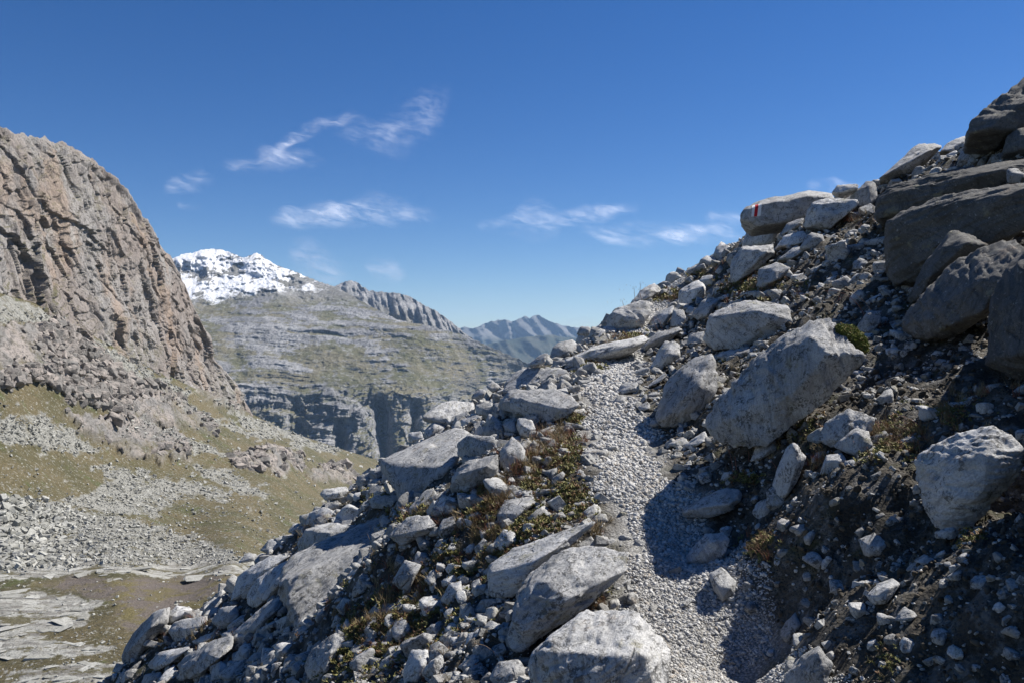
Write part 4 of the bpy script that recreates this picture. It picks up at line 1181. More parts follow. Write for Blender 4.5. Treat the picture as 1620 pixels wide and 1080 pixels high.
M_WHITE, M_RED = paint('white_paint', (0.78, 0.78, 0.76)), paint('red_paint', (0.5, 0.012, 0.02))
for k, (tl, tr, br, bl) in enumerate([((1190.3, 326), (1194.6, 325), (1192.4, 343), (1188, 343.6)), ((1194.6, 325), (1200, 324), (1197.5, 343), (1192.4, 343)), ((1200, 324), (1205, 323), (1203, 342), (1197.5, 343))]):
    u, w = np.meshgrid(np.linspace(0, 1, 7), np.linspace(0, 1, 14))
    g = ((1 - u) * (1 - w))[..., None] * np.array(tl) + (u * (1 - w))[..., None] * np.array(tr) + (u * w)[..., None] * np.array(br) + ((1 - u) * w)[..., None] * np.array(bl)
    P = project_on(MARK, g, np.full(g.shape[:2], 0.008))
    if np.isnan(P).any():
        m = np.isnan(P[..., 1]); P[m] = [at(*g[i, j], np.nanmean(P[..., 1])) for i, j in zip(*np.nonzero(m))]
    L = np.array(MARK.location)
    me = mesh_np('painted_stripe', P.reshape(-1, 3) - L, grid_faces(14, 7)[:, ::-1], M_RED if k == 1 else M_WHITE)
    o = obj('painted_stripe', me, MARK)
    o['label'] = ('left white stripe', 'red middle stripe', 'right white stripe')[k]

# ------------------------------------------------------------------ loose stones
def proto_rock(name, seed, sub, flat, mat, smooth_shade=True, rough=1.0):
    rs = np.random.default_rng(seed)
    n = rs.integers(1, 5)
    N = rs.normal(size=(n + 6, 3))
    N[:6] = np.array([[1, 0, 0], [-1, 0, 0], [0, 1, 0], [0, -1, 0], [0, 0, 1], [0, 0, -1]]) + rs.normal(size=(6, 3)) * 0.22
    N /= np.linalg.norm(N, axis=1)[:, None]
    ext = np.array([0.62, rs.uniform(0.36, 0.52), flat * rs.uniform(0.85, 1.1)])
    Dd = np.sqrt(((N * ext) ** 2).sum(1)) * rs.uniform(0.66, 0.95, len(N))
    v, f = rock_body(N, Dd, np.diag(ext ** 2), sub, 1.0, seed, 110.0 if sub > 2 else 60, rough if sub > 2 else 0.5, 4)
    return mesh_np(name, v, f, mat, smooth_shade)


def proto_block(name, seed, ext, mat, npts=11):
    """sharp broken block: the hull of points thrown near the corners of a box"""
    rs = np.random.default_rng(seed)
    c = np.array([[a, b, d] for a in (-1, 1) for b in (-1, 1) for d in (-1, 1)], float)
    P = np.concatenate([c * rs.uniform(0.62, 1.0, c.shape), rs.uniform(-1, 1, (npts - 8, 3)) * 1.05]) * np.array(ext) * 0.5
    bm = bmesh.new()
    for p in P: bm.verts.new(p)
    r = bmesh.ops.convex_hull(bm, input=list(bm.verts))
    junk = list({g for g in r['geom_interior'] + r['geom_unused'] if isinstance(g, bmesh.types.BMVert)})
    bmesh.ops.delete(bm, geom=junk, context='VERTS')
    bmesh.ops.bevel(bm, geom=list(bm.edges), offset=0.018, segments=1, affect='EDGES')
    me = bpy.data.meshes.new(name)
    bm.to_mesh(me); bm.free()
    me.materials.append(mat)
    return me


P_BIG = [proto_rock('boulder', 100 + k, 4, f, M_ROCK) for k, f in enumerate([0.42, 0.3, 0.22, 0.38, 0.28, 0.46, 0.34, 0.2, 0.4, 0.3])]
P_MID = [proto_rock('rock', 200 + k, 3, f, M_ROCK) for k, f in enumerate([0.42, 0.3, 0.22, 0.38, 0.28, 0.46, 0.34, 0.2, 0.4, 0.3, 0.36, 0.25])]
P_SMALL = [proto_rock('stone', 300 + k, 3, f, M_RUBBLE, True) for k, f in enumerate([0.42, 0.3, 0.22, 0.38, 0.28, 0.46, 0.34, 0.4, 0.24, 0.33])]
P_PEB = [proto_rock('pebble', 400 + k, 1, f, M_PEBBLE, True) for k, f in enumerate([0.4, 0.3, 0.24, 0.44, 0.34, 0.36])]

WHERE = ['left of', 'right of', 'above', 'below']
SIZE = [(70, 'large'), (42, 'medium sized'), (28, 'small'), (0, 'very small')]
FORM = {0.42: 'blocky', 0.3: 'wedge shaped', 0.22: 'flat', 0.38: 'angular', 0.28: 'oblong', 0.46: 'rounded', 0.34: 'lumpy', 0.2: 'slab shaped', 0.4: 'square', 0.36: 'pointed', 0.25: 'flattish'}
FLATS = [0.42, 0.3, 0.22, 0.38, 0.28, 0.46, 0.34, 0.2, 0.4, 0.3, 0.36, 0.25]
TINTS = ['grey', 'pale grey', 'rough grey', 'mottled grey', 'banded grey']
used = {}
SHORT = {}
for i, T in enumerate(TAKEN):
    SHORT[i] = ' '.join(T[4].replace(',', '').split()[:7])


STOPS = ('the', 'a', 'of', 'with', 'left', 'right', 'on', 'in', 'at', 'and', 'by', 'beside', 'under', 'above', 'below', 'its', 'one', 'small', 'dark', 'pale', 'long', 'great', 'big', 'to', 'from', 'just', 'directly')


def describe(px, py, pix, k, thing):
    near = sorted(range(len(TAKEN)), key=lambda i: (TAKEN[i][0] - px) ** 2 + (TAKEN[i][1] - py) ** 2)
    size = next(n for t, n in SIZE if pix >= t)
    for i in near[:6]:
        dx, dy = px - TAKEN[i][0], py - TAKEN[i][1]
        rel = (WHERE[0] if dx < 0 else WHERE[1]) if abs(dx) > abs(dy) else (WHERE[2] if dy < 0 else WHERE[3])
        short = TAKEN[i][4].replace(',', '').split()
        # the landmark's own words up to a natural stop
        cut = next((j for j, w in enumerate(short) if j >= 2 and w in ('with', 'left', 'right', 'on', 'in', 'at', 'under', 'above', 'below', 'beside', 'between', 'behind', 'along', 'lying', 'near', 'cut', 'of', 'standing', 'resting', 'half', 'among', 'leaning', 'where', 'sticking', 'bulging', 'sunk', 'wedged', 'perched', 'the', 'painted', 'first', 'and', 'shading', 'continuing', 'higher', 'up', 'against', 'directly', 'just', 'over', 'overhanging', 'highest', 'tucked', 'propping', 'pushed', 'set', 'to', 'deepest', 'alone')), 7)
        while cut < 8 and cut < len(short) and (short[cut - 1] in STOPS or sum(' '.join(short[:cut]) in T[4].replace(',', '') for T in TAKEN) > 1): cut += 1
        short = ' '.join(short[:cut])
        lab = f'{size} {FORM[FLATS[k]]} {thing} just {rel} the {short}'
        if lab not in used and len(lab.split()) <= 16:
            used[lab] = 1
            return lab
    return lab


def place_rock(px, py, pix, k, yaw=None, tilt=0.3, sink=0.25, flat_extra=1.0):
    d = hit(px, py)[0]
    if np.isnan(d) or (px < 700 and d > 13.5) or (px < 900 and d > 18): return None
    X = at(px, py, d)
    s = pix * d / F
    big = pix > 34
    me = (P_BIG if big else P_MID)[k % (10 if big else 12)]
    nm = 'boulder' if big else 'rock'
    o = link(bpy.data.objects.new(nm, me))
    e = 0.3
    zx = (base_height(X[0] + e, X[1]) - base_height(X[0] - e, X[1])) / (2 * e)
    zy = (base_height(X[0], X[1] + e) - base_height(X[0], X[1] - e)) / (2 * e)
    nrm = Vector((-zx, -zy, 1)).normalized()
    up = (nrm * 0.8 + Vector((random.uniform(-tilt, tilt), random.uniform(-tilt, tilt), 0.45))).normalized()
    rot = up.to_track_quat('Z', 'Y') @ Matrix.Rotation(random.uniform(0, 6.28) if yaw is None else yaw, 3, 'Z').to_quaternion()
    o.rotation_mode = 'QUATERNION'
    o.rotation_quaternion = rot
    o.scale = (s * random.uniform(0.85, 1.15), s * random.uniform(0.85, 1.2), s * random.uniform(0.85, 1.25) * flat_extra)
    h = FLATS[k % 12] * s
    o.location = (X[0], X[1], float(height(X[0], X[1])) + h * (0.5 - sink))
    tag(o, describe(px, py, pix, k % (10 if big else 12), nm), nm, 'loose rocks scattered over the stony slope')
    return o


def blocked(px, py, pix, slack=0.72):
    for T in TAKEN:
        if abs(px - T[0]) < slack * T[2] + pix * 0.25 and abs(py - T[1]) < slack * T[3] + pix * 0.25: return True
    return False


# regions of the photograph and how many rocks of which size (pixels) each shows
REG = [((1020, 1230, 395, 500), 16, (16, 34)), ((1230, 1420, 330, 480), 34, (14, 40)), ((1380, 1620, 220, 300), 12, (12, 30)), ((930, 1110, 440, 640), 34, (12, 28)),
       ((1040, 1330, 640, 860), 24, (14, 34)), ((1300, 1620, 520, 740), 30, (12, 32)), ((1180, 1620, 820, 1070), 30, (14, 36)),
       ((620, 800, 780, 960), 44, (16, 52)), ((520, 780, 900, 1079), 44, (18, 58)), ((470, 640, 740, 850), 26, (14, 36)), ((220, 480, 870, 1079), 44, (18, 56)),
       ((740, 860, 600, 760), 14, (12, 26)), ((830, 960, 520, 600), 12, (10, 20)), ((780, 900, 700, 850), 12, (10, 24))]
random.seed(21)
n_ind = 0
SPOTS = []
for (x0, x1, y0, y1), n, (s0, s1) in REG:
    got = tries = 0
    while got < n and tries < n * 12:
        tries += 1
        px, py = random.uniform(x0, x1), random.uniform(y0, y1)
        pix = s0 + (s1 - s0) * random.random() ** 1.8
        if blocked(px, py, pix): continue
        if any((px - a) ** 2 + (py - b) ** 2 < (0.42 * (pix + c)) ** 2 for a, b, c in SPOTS): continue
        d = hit(px, py)[0]
        if np.isnan(d) or (px < 700 and d > 13.0) or (px < 900 and d > 17): continue
        if path_dist(np.array((px - 810) / F * d), np.array(d)) < 0.32 + pix * d / F * 0.5: continue
        SPOTS.append((px, py, pix))
        got += 1
n_free = 395 - len(TAKEN)
SPOTS.sort(key=lambda s: -s[2])
for i, (px, py, pix) in enumerate(SPOTS[:n_free]):
    place_rock(px, py, pix, random.randrange(12))


def scatter(name, pts, sc, protos, label, cat, rot=None, seed=0, group_name=None):
    """one object that sets prototypes on its points"""
    pts = np.asarray(pts, np.float32)
    n = len(pts)
    rs = np.random.default_rng(seed)
    me = bpy.data.meshes.new(name)
    me.vertices.add(n)
    me.vertices.foreach_set('co', pts.ravel())
    sc = np.asarray(sc, np.float32)
    if sc.ndim == 1: sc = np.stack([sc * rs.uniform(0.8, 1.25, n), sc * rs.uniform(0.8, 1.25, n), sc * rs.uniform(0.75, 1.25, n)], 1)
    if rot is None: rot = np.stack([rs.normal(0, 0.5, n), rs.normal(0, 0.5, n), rs.uniform(0, 6.28, n)], 1)
    for an, arr in (('inst_scale', sc), ('inst_rot', rot)):
        a = me.attributes.new(an, 'FLOAT_VECTOR', 'POINT')
        a.data.foreach_set('vector', np.ascontiguousarray(arr, np.float32).ravel())
    a = me.attributes.new('inst_idx', 'INT', 'POINT')
    a.data.foreach_set('value', rs.integers(0, len(protos), n).astype(np.int32))
    col = bpy.data.collections.new(name + '_shapes')
    for p in protos:
        col.objects.link(bpy.data.objects.new(name + '_shape', p))
    ng = bpy.data.node_groups.new(name, 'GeometryNodeTree')
    ng.interface.new_socket('Geometry', in_out='INPUT', socket_type='NodeSocketGeometry')
    ng.interface.new_socket('Geometry', in_out='OUTPUT', socket_type='NodeSocketGeometry')
    N, L = ng.nodes, ng.links
    gi, go = N.new('NodeGroupInput'), N.new('NodeGroupOutput')
    ip = N.new('GeometryNodeInstanceOnPoints')
    ci = N.new('GeometryNodeCollectionInfo')
    ci.inputs['Collection'].default_value = col
    ci.inputs['Separate Children'].default_value = True
    ci.inputs['Reset Children'].default_value = True

    def named(nm, ty):
        q = N.new('GeometryNodeInputNamedAttribute')
        q.data_type = ty
        q.inputs['Name'].default_value = nm
        return q.outputs[0]
    L.new(gi.outputs[0], ip.inputs['Points'])
    L.new(ci.outputs[0], ip.inputs['Instance'])
    ip.inputs['Pick Instance'].default_value = True
    L.new(named('inst_idx', 'INT'), ip.inputs['Instance Index'])
    L.new(named('inst_scale', 'FLOAT_VECTOR'), ip.inputs['Scale'])
    L.new(named('inst_rot', 'FLOAT_VECTOR'), ip.inputs['Rotation'])
    L.new(ip.outputs[0], go.inputs[0])
    o = obj(name, me)
    md = o.modifiers.new('scatter', 'NODES')
    md.node_group = ng
    return tag(o, label, cat, kind='stuff')


# rubble of the slope: even in direction and in the logarithm of distance, so it thins out as the eye sees it
def slope_points(n, seed, lo=1.7, hi=34.0, spread=1.25):
    rs = np.random.default_rng(seed)
    a = rs.uniform(-spread, spread, n)
    y = np.exp(rs.uniform(math.log(lo), math.log(hi), n))
    return a * y, y, rs


x, y, rs = slope_points(50000, 5)
pdv = path_dist(x, y)
nz = fbm(np.stack([x * 0.9, y * 0.9, x * 0], 1), 3)
left = x < np.interp(y, path_pts[:, 1], path_pts[:, 0])
bank = (~left) & (y < 5.2)
w = np.where(left, 0.95, 0.85) * smooth(-1.1, 0.1, nz + np.where(left, 0.15, 0.0))
w = np.where(bank, w * 0.5, w)
keep = (rs.random(len(x)) < w) & ((pdv > 0.27 + 0.15 * nz) | ((rs.random(len(x)) < 0.07) & (y > 4)))
x, y, pdv = x[keep], y[keep], pdv[keep]
pix = 4.0 + np.where(left[keep], 20, 14) * rs.random(len(x)) ** 3
s = np.clip(pix * y / F, 0.012, 0.35)
scatter('slope_rubble', np.stack([x, y, height(x, y) - 0.04 * s], 1), s * 1.3, P_SMALL + [proto_block('stone', 340 + k, (1.1, rr, ff), M_RUBBLE) for k, (rr, ff) in enumerate([(.8, .6), (.9, .4), (.6, .5), (.75, .75), (.7, .35), (.9, .55)])], 'loose grey rubble covering the slope between the boulders', 'rubble', seed=4)

x, y, rs = slope_points(95000, 9, 1.6, 26.0)
pdv = path_dist(x, y)
nz = fbm(np.stack([x * 1.4, y * 1.4, x * 0 + 4], 1), 3)
lf = x < np.interp(y, path_pts[:, 1], path_pts[:, 0])
keep = (rs.random(len(x)) < smooth(-1.0, 0.2, nz) * np.where(lf, 0.8, np.where(y < 5, 0.25, 0.5))) & (pdv > 0.35)
x, y = x[keep], y[keep]
s = np.clip((2.2 + 4.5 * rs.random(len(x)) ** 2) * y / F, 0.006, 0.12)
scatter('slope_grit', np.stack([x, y, height(x, y) + 0.15 * s], 1), s * 1.25, P_PEB, 'fine stony grit on the soil of the slope', 'grit', seed=6)

# crumbs of dark soil on the bank
M_SOIL = NT('soil_crumb')
M_SOIL = M_SOIL.done(M_SOIL.mix(M_SOIL.new('ShaderNodeObjectInfo').outputs['Random'], (0.03, 0.025, 0.018), (0.1, 0.082, 0.06)), M_SOIL.bump(M_SOIL.noise(M_SOIL.pos(), 90, 4, 0.7), 0.8, 0.006))
x, y, rs = slope_points(60000, 19, 1.6, 16.0)
keep = (x > np.interp(y, path_pts[:, 1], path_pts[:, 0])) & (path_dist(x, y) > 0.4)
x, y = x[keep], y[keep]
s = np.clip((2.5 + 8 * rs.random(len(x)) ** 3) * y / F, 0.008, 0.1)
scatter('soil_clods', np.stack([x, y, height(x, y)], 1), s * 1.3, [proto_rock('clod', 900 + k, 2, f, M_SOIL, False) for k, f in enumerate([0.42, 0.3, 0.36])], 'dark crumbly clods of earth on the bank right of the path', 'soil', seed=9)

# gravel of the path
n = 125000
rs = np.random.default_rng(31)
y = np.exp(rs.uniform(math.log(2.4), math.log(27.0), n))
pc = np.interp(y, path_pts[:, 1], path_pts[:, 0])
x = pc + rs.normal(0, 0.36, n)
pdv = path_dist(x, y)
keep = pdv < 0.3 + 0.24 * fbm(np.stack([x * 2, y * 2, x * 0], 1), 2)
x, y = x[keep], y[keep]
s = np.clip((1.2 + 6.5 * rs.random(len(x)) ** 5) * y / F, 0.008, 0.055)
scatter('path_gravel', np.stack([x, y, height(x, y) + 0.12 * s], 1), s * 1.25, P_PEB, 'pale grey gravel covering the footpath', 'gravel', seed=8)

# ------------------------------------------------------------------ talus and stones of the valley
def talus_material():
    t = NT('talus_stone')
    rnd = t.new('ShaderNodeObjectInfo').outputs['Random']
    c = t.mix(rnd, (0.2, 0.197, 0.175), (0.4, 0.395, 0.36))
    c = t.mix(t.ramp(t.noise(t.pos(), 0.9, 5, 0.75), 0.45, 0.65, 0, 0.6), c, (0.16, 0.155, 0.13))
    return t.done(c, t.bump(t.noise(t.pos(), 1.5, 5, 0.7), 0.8, 0.4))


M_TALUS = talus_material()
P_TAL = [proto_block('talus_block', 500 + k, (1.1, rr, ff), M_TALUS) for k, (rr, ff) in enumerate([(.8, .6), (.9, .4), (.6, .5), (.75, .75), (.7, .3), (.9, .55), (.5, .35), (.8, .45)])]
P_TINY = P_TAL
rs = np.random.default_rng(77)
VV, ZZ = vV.reshape(-1, 3), vA['zone'].reshape(-1, 3)
VX, VY, WW = vPX.ravel(), vPY.ravel(), vA['wet'].ravel()
blk = poly_mask(VX, VY, [(-190, 780), (0, 786), (80, 793), (140, 812), (230, 826), (300, 850), (385, 877), (372, 888), (200, 892), (0, 900), (-190, 905)], 6)


def pick(w, n):
    w = np.clip(w, 0, None); w = w / w.sum()
    i = rs.choice(len(w), n, p=w)
    p = VV[i] + rs.normal(0, 0.7, (n, 3)) * np.array([1, 1, 0.1])
    return i, p


i, p = pick(blk, 9000)
big = smooth(200, 0, VX[i])
s = (1.8 + (4 + 8 * big) * rs.random(len(i)) ** 4) * p[:, 1] / F
p[:, 2] += 0.1 * s
scatter('talus_blocks', p, s * 1.2, P_TAL, 'field of pale broken blocks along the foot of the valley slope', 'talus', seed=12)
w = ZZ[:, 1] * (1 - blk) * smooth(470, 520, VY)
i, p = pick(w, 15000)
s = (1.1 + 4.2 * rs.random(len(i)) ** 7) * p[:, 1] / F
crag_m = NT('crag_rock')
rnd = crag_m.new('ShaderNodeObjectInfo').outputs['Random']
cc = crag_m.mix(rnd, (0.2, 0.19, 0.175), (0.36, 0.315, 0.28))
cc = crag_m.mix(crag_m.ramp(crag_m.noise(crag_m.pos(), 0.35, 6, 0.75), 0.46, 0.62, 0, 0.7), cc, (0.1, 0.095, 0.085))
crag_mat = crag_m.done(cc, crag_m.bump(crag_m.noise(crag_m.mapping(crag_m.pos(), (1, 1, 2)), 0.5, 6, 0.75), 1.0, 1.2))
crag_p = [proto_block('crag_block', 800 + k, (1.25, rr, ff), crag_mat, 26) for k, (rr, ff) in enumerate([(.8, .8), (.9, .6), (.7, .9), (1.0, .7), (.8, .5), (.6, .7)])]
j, pp = pick(ZZ[:, 0] ** 2 * smooth(-0.3, 0.35, fbm(VV * np.array([0.012, 0.012, 0.035]) + 2, 3)), 3200)
ss = (3.5 + 17 * rs.random(len(j)) ** 2.2) * pp[:, 1] / F
pp[:, 2] -= 0.2 * ss
scatter('crag_blocks', pp, ss, crag_p, 'broken grey pink crags standing out of the valley slope', 'crags', rot=np.stack([rs.normal(0, 0.5, len(j)), rs.normal(0.2, 0.5, len(j)), rs.uniform(0, 6.28, len(j))], 1), seed=16)
slab_p = [proto_block('floor_slab', 700 + k, (1.4, rr, ff), M_TALUS, 10) for k, (rr, ff) in enumerate([(.7, .07), (.5, .1), (.8, .06), (.6, .12)])]
j, pp = pick(ZZ[:, 2] * smooth(890, 905, VY), 1000)
pp[:, 2] -= 0.12
ss = (4 + 34 * rs.random(len(j)) ** 3.5) * pp[:, 1] / F
scatter('floor_slabs', pp, ss, slab_p, 'pale flat rock slabs lying across the valley floor', 'slabs', rot=np.stack([rs.normal(0, 0.06, len(j)), rs.normal(0, 0.06, len(j)), rs.normal(0.2, 0.5, len(j))], 1), seed=15)
scatter('scree_stones', p, s * 1.2, P_TINY, 'pale scree stones streaming down the valley side', 'scree', seed=13)
w = (1 - ZZ[:, 1]) * (1 - ZZ[:, 0]) * (1 - ZZ[:, 2] * 0.6) * smooth(560, 700, VY) * (0.25 + smooth(0, 0.5, fbm(VV * 0.02, 3)))
i, p = pick(w, 11000)
s = (1.1 + 4.0 * rs.random(len(i)) ** 6) * p[:, 1] / F
scatter('meadow_stones', p, s * 1.2, P_TINY, 'pale stones strewn over the brown alpine grass of the valley', 'stones', seed=14)


# ------------------------------------------------------------------ plants among the near rocks
def leaf_material(name, a, b, c, dry=0.3):
    t = NT(name)
    rnd = t.new('ShaderNodeObjectInfo').outputs['Random']
    col = t.mix(rnd, a, b)
    col = t.mix(t.ramp(t.math('FRACT', t.math('MULTIPLY', rnd, 13.3)), 1 - dry, 1 - dry + 0.05), col, c)
    col = t.mix(t.ramp(t.noise(t.pos(), 90, 3), 0.4, 0.65, 0, 0.5), col, (0.04, 0.038, 0.016))
    t.b.inputs['Roughness'].default_value = 0.7
    return t.done(col)


M_SEDUM = leaf_material('sedum_leaf', (0.24, 0.215, 0.075), (0.13, 0.135, 0.045), (0.19, 0.11, 0.06), 0.3)
M_MOSSLEAF = leaf_material('moss_leaf', (0.2, 0.22, 0.045), (0.1, 0.14, 0.03), (0.3, 0.24, 0.09), 0.2)
M_DRY = leaf_material('dry_grass', (0.36, 0.28, 0.15), (0.2, 0.14, 0.07), (0.22, 0.09, 0.055), 0.3)
M_GRASS = leaf_material('grass_blade', (0.14, 0.14, 0.035), (0.09, 0.11, 0.03), (0.26, 0.2, 0.09), 0.4)


def rosette(name, seed, mat, n=9, length=1.0, width=0.36, tilt=(0.2, 1.2)):
    r = np.random.default_rng(seed)
    V, Fc = [], []
    for k in range(n):
        az, el = r.uniform(0, 6.28), r.uniform(*tilt)
        L = length * r.uniform(0.6, 1.1)
        d = np.array([math.cos(az) * math.cos(el), math.sin(az) * math.cos(el), math.sin(el)])
        s = np.array([-math.sin(az), math.cos(az), 0]) * width * L * 0.5
        upv = np.cross(d, s); upv = upv / (np.linalg.norm(upv) + 1e-9) * 0.12 * L
        o = r.normal(0, 0.18, 3) * np.array([1, 1, 0.3])
        b = len(V)
        V += [o, o + d * L * 0.5 + s - upv, o + d * L, o + d * L * 0.5 - s - upv, o + d * L * 0.55 + upv]
        Fc += [(b, b + 1, b + 4), (b + 1, b + 2, b + 4), (b + 2, b + 3, b + 4), (b + 3, b, b + 4)]
    return mesh_np(name, V, Fc, mat, False)


def tuft(name, seed, mat, n=16, lean=0.7, width=0.035):
    r = np.random.default_rng(seed)
    V, Fc = [], []
    for k in range(n):
        az = r.uniform(0, 6.28); L = r.uniform(0.45, 1.1); ln = r.uniform(0.15, lean)
        d = np.array([math.cos(az), math.sin(az), 0])
        s = np.array([-d[1], d[0], 0]) * width * 0.5
        base = np.array([*r.normal(0, 0.1, 2), 0])
        b = len(V)
        for j, q in enumerate((0, 0.4, 0.75, 1.0)):
            c = base + d * L * ln * q ** 2 + np.array([0, 0, L * (q - 0.35 * ln * q * q)])
            w = 1 - q * 0.9
            V += [c - s * w, c + s * w]
            if j: Fc.append((b + 2 * j - 2, b + 2 * j - 1, b + 2 * j + 1, b + 2 * j))
    return mesh_np(name, V, Fc, mat, False)


P_SED = [rosette('sedum', k, M_SEDUM) for k in range(6)]
P_MOSS = [rosette('moss', 20 + k, M_MOSSLEAF, 12, 0.8, 0.3, (0.6, 1.5)) for k in range(4)]
P_DRY = [tuft('dry_tuft', 40 + k, M_DRY) for k in range(5)]
P_GRS = [tuft('grass_tuft', 60 + k, M_GRASS, 18, 0.8) for k in range(4)]


def patch_points(patches, seed, per):
    r = np.random.default_rng(seed)
    out = []
    for px, py, rx, ry, dens in patches:
        n = int(per * dens * rx * ry / 400.0)
        a = r.normal(px, rx * 0.55, n); b = r.normal(py, ry * 0.55, n)
        d = hit(a, b)
        ok = ~np.isnan(d)
        a, b, d = a[ok], b[ok], d[ok]
        x, y = (a - 810) / F * d, d
        nz = fbm(np.stack([x * 5, y * 5, x * 0 + 3], 1), 3)
        k = (r.random(len(x)) < smooth(-0.5, 0.25, nz))
        out.append(np.stack([x[k], y[k], height(x[k], y[k])], 1))
    return np.concatenate(out), r


p, r = patch_points([(905, 665, 18, 9, 1), (890, 800, 38, 26, 1.2), (868, 822, 24, 16, 1), (840, 850, 40, 20, 1), (620, 1000, 75, 45, .9), (560, 1050, 55, 35, .9), (690, 985, 45, 25, .5), (800, 870, 34, 26, .9),
                     (545, 855, 20, 12, 1), (350, 935, 14, 10, 1), (860, 760, 34, 40, .9), (900, 720, 18, 26, .9), (720, 900, 40, 30, .7), (1400, 725, 48, 22, .9), (1470, 680, 60, 20, .6),
                     (1180, 460, 50, 18, .8), (1200, 870, 26, 20, .7), (1180, 765, 24, 10, .7), (1540, 868, 24, 12, .7), (945, 935, 16, 12, .8), (1000, 540, 22, 8, .8), (930, 582, 26, 7, 1),
                     (1055, 470, 26, 9, .8), (1100, 440, 16, 6, .8), (640, 820, 40, 20, .4), (1395, 1052, 20, 18, .6), (760, 820, 34, 30, .9), (1250, 690, 60, 20, .3), (590, 790, 24, 10, .7)], 3, 330)
s = np.clip((3.2 + 3.5 * r.random(len(p))) * p[:, 1] / F, 0.008, 0.07)
p[:, 2] += 0.5 * s + np.abs(r.normal(0, 0.012, len(p)))
scatter('stonecrop', p, s, P_SED, 'low yellow green and rust red leafy plants between the stones', 'ground cover', seed=21)
p, r = patch_points([(880, 700, 40, 26, 1), (850, 740, 46, 34, 1), (790, 795, 40, 30, 1), (770, 855, 40, 40, .9), (700, 820, 40, 24, .6), (640, 930, 60, 40, .4), (600, 1000, 70, 40, .7), (690, 1060, 60, 20, .4),
                     (1475, 690, 60, 24, 1), (1410, 700, 40, 24, .9), (1190, 455, 60, 22, .7), (1360, 352, 30, 10, .8), (1200, 700, 60, 20, .4), (1200, 870, 26, 22, .7), (960, 962, 30, 6, 1.2), (940, 842, 22, 8, 1.2),
                     (990, 545, 26, 10, .8), (940, 575, 26, 8, .9), (1050, 472, 40, 10, .8), (1110, 435, 26, 8, .6), (510, 870, 50, 40, .3), (1290, 740, 30, 20, .4), (1560, 640, 50, 20, .5), (1010, 470, 20, 8, .6),
                     (1500, 500, 120, 30, .12), (330, 1010, 60, 40, .2)], 4, 95)
s = np.clip((10 + 16 * r.random(len(p))) * p[:, 1] / F, 0.03, 0.17)
scatter('dry_grass', p, s, P_DRY, 'dry brown and reddish grass tufts along the path edge', 'dry grass', rot=np.stack([r.normal(0, 0.3, len(p)), r.normal(0, 0.3, len(p)), r.uniform(0, 6.28, len(p))], 1), seed=22)
p, r = patch_points([(905, 665, 20, 8, 1.4), (920, 580, 26, 6, 1.4), (1050, 468, 36, 8, 1.2), (1000, 540, 24, 6, 1), (840, 700, 24, 20, .6), (1395, 1052, 18, 18, 1.4), (950, 930, 16, 10, 1), (600, 1010, 60, 40, .4),
                     (690, 930, 50, 40, .6), (1150, 600, 26, 34, .8), (1160, 420, 60, 20, .3), (430, 1000, 30, 40, .7), (1250, 470, 60, 30, .2), (1620, 240, 26, 8, 1)], 5, 60)
s = np.clip((6 + 6 * r.random(len(p))) * p[:, 1] / F, 0.02, 0.12)
scatter('green_grass', p, s, P_GRS, 'short green grass growing in cracks beside the path', 'grass', rot=np.stack([r.normal(0, 0.3, len(p)), r.normal(0, 0.3, len(p)), r.uniform(0, 6.28, len(p))], 1), seed=23)

# the moss cushion on the shoulder of the great boulder
tm = NT('moss')
mc = tm.mix(tm.ramp(tm.noise(tm.pos(), 30, 5, 0.7), 0.4, 0.6), (0.07, 0.085, 0.02), (0.2, 0.21, 0.05))
M_MOSS = tm.done(mc, tm.bump(tm.noise(tm.pos(), 120, 5, 0.75), 1.0, 0.01))
g = np.array([[[1322, 522]], [[1326, 535]], [[1315, 530]]], float)
q = project_on(BIG, g, np.zeros((3, 1)))
dm = float(np.nanmin(q[..., 1])) if not np.isnan(q).all() else 6.3
moss = hero('bright green moss cushion on the right shoulder of the great pyramid shaped boulder', [(1320, 518), (1326, 513), (1352, 515), (1365, 530), (1378, 545), (1372, 561), (1345, 546), (1328, 532)],
            [(1335, 524), (1352, 532), (1366, 548)], depth=dm - 0.02, back=0.6, thick=0.3, bulge=0.03, name='moss_cushion', cat='moss', mat=M_MOSS, rough=1.6, p=9, cuts=3)
mv = np.array([v.co[:] for v in moss.data.vertices]) + np.array(moss.location)
mn = np.array([v.normal[:] for v in moss.data.vertices])
r = np.random.default_rng(5)
k = r.integers(0, len(mv), 2600)
k = k[mn[k, 1] < 0.5]
sprigs = scatter('moss_sprigs', mv[k] + r.normal(0, 0.004, (len(k), 3)) - np.array(moss.location), np.full(len(k), 0.014), P_MOSS, seed=24, label=None, cat=None)
sprigs.parent = moss

# tall dried flower stalks
M_STALK = leaf_material('stalk', (0.25, 0.1, 0.08), (0.17, 0.07, 0.05), (0.3, 0.2, 0.12), 0.2)


def tube(points, r0, r1, n=5):
    P = np.array(points, float); V, Fc = [], []
    for i, c in enumerate(P):
        d = P[min(i + 1, len(P) - 1)] - P[max(i - 1, 0)]; d /= np.linalg.norm(d)
        a = np.cross(d, [0.3, 1, 0.1]); a /= np.linalg.norm(a); b = np.cross(d, a)
        rr = r0 + (r1 - r0) * i / (len(P) - 1)
        for k in range(n):
            t = 6.283 * k / n
            V.append(c + rr * (math.cos(t) * a + math.sin(t) * b))
        if i:
            for k in range(n):
                Fc.append(((i - 1) * n + k, (i - 1) * n + (k + 1) % n, i * n + (k + 1) % n, i * n + k))
    return V, Fc


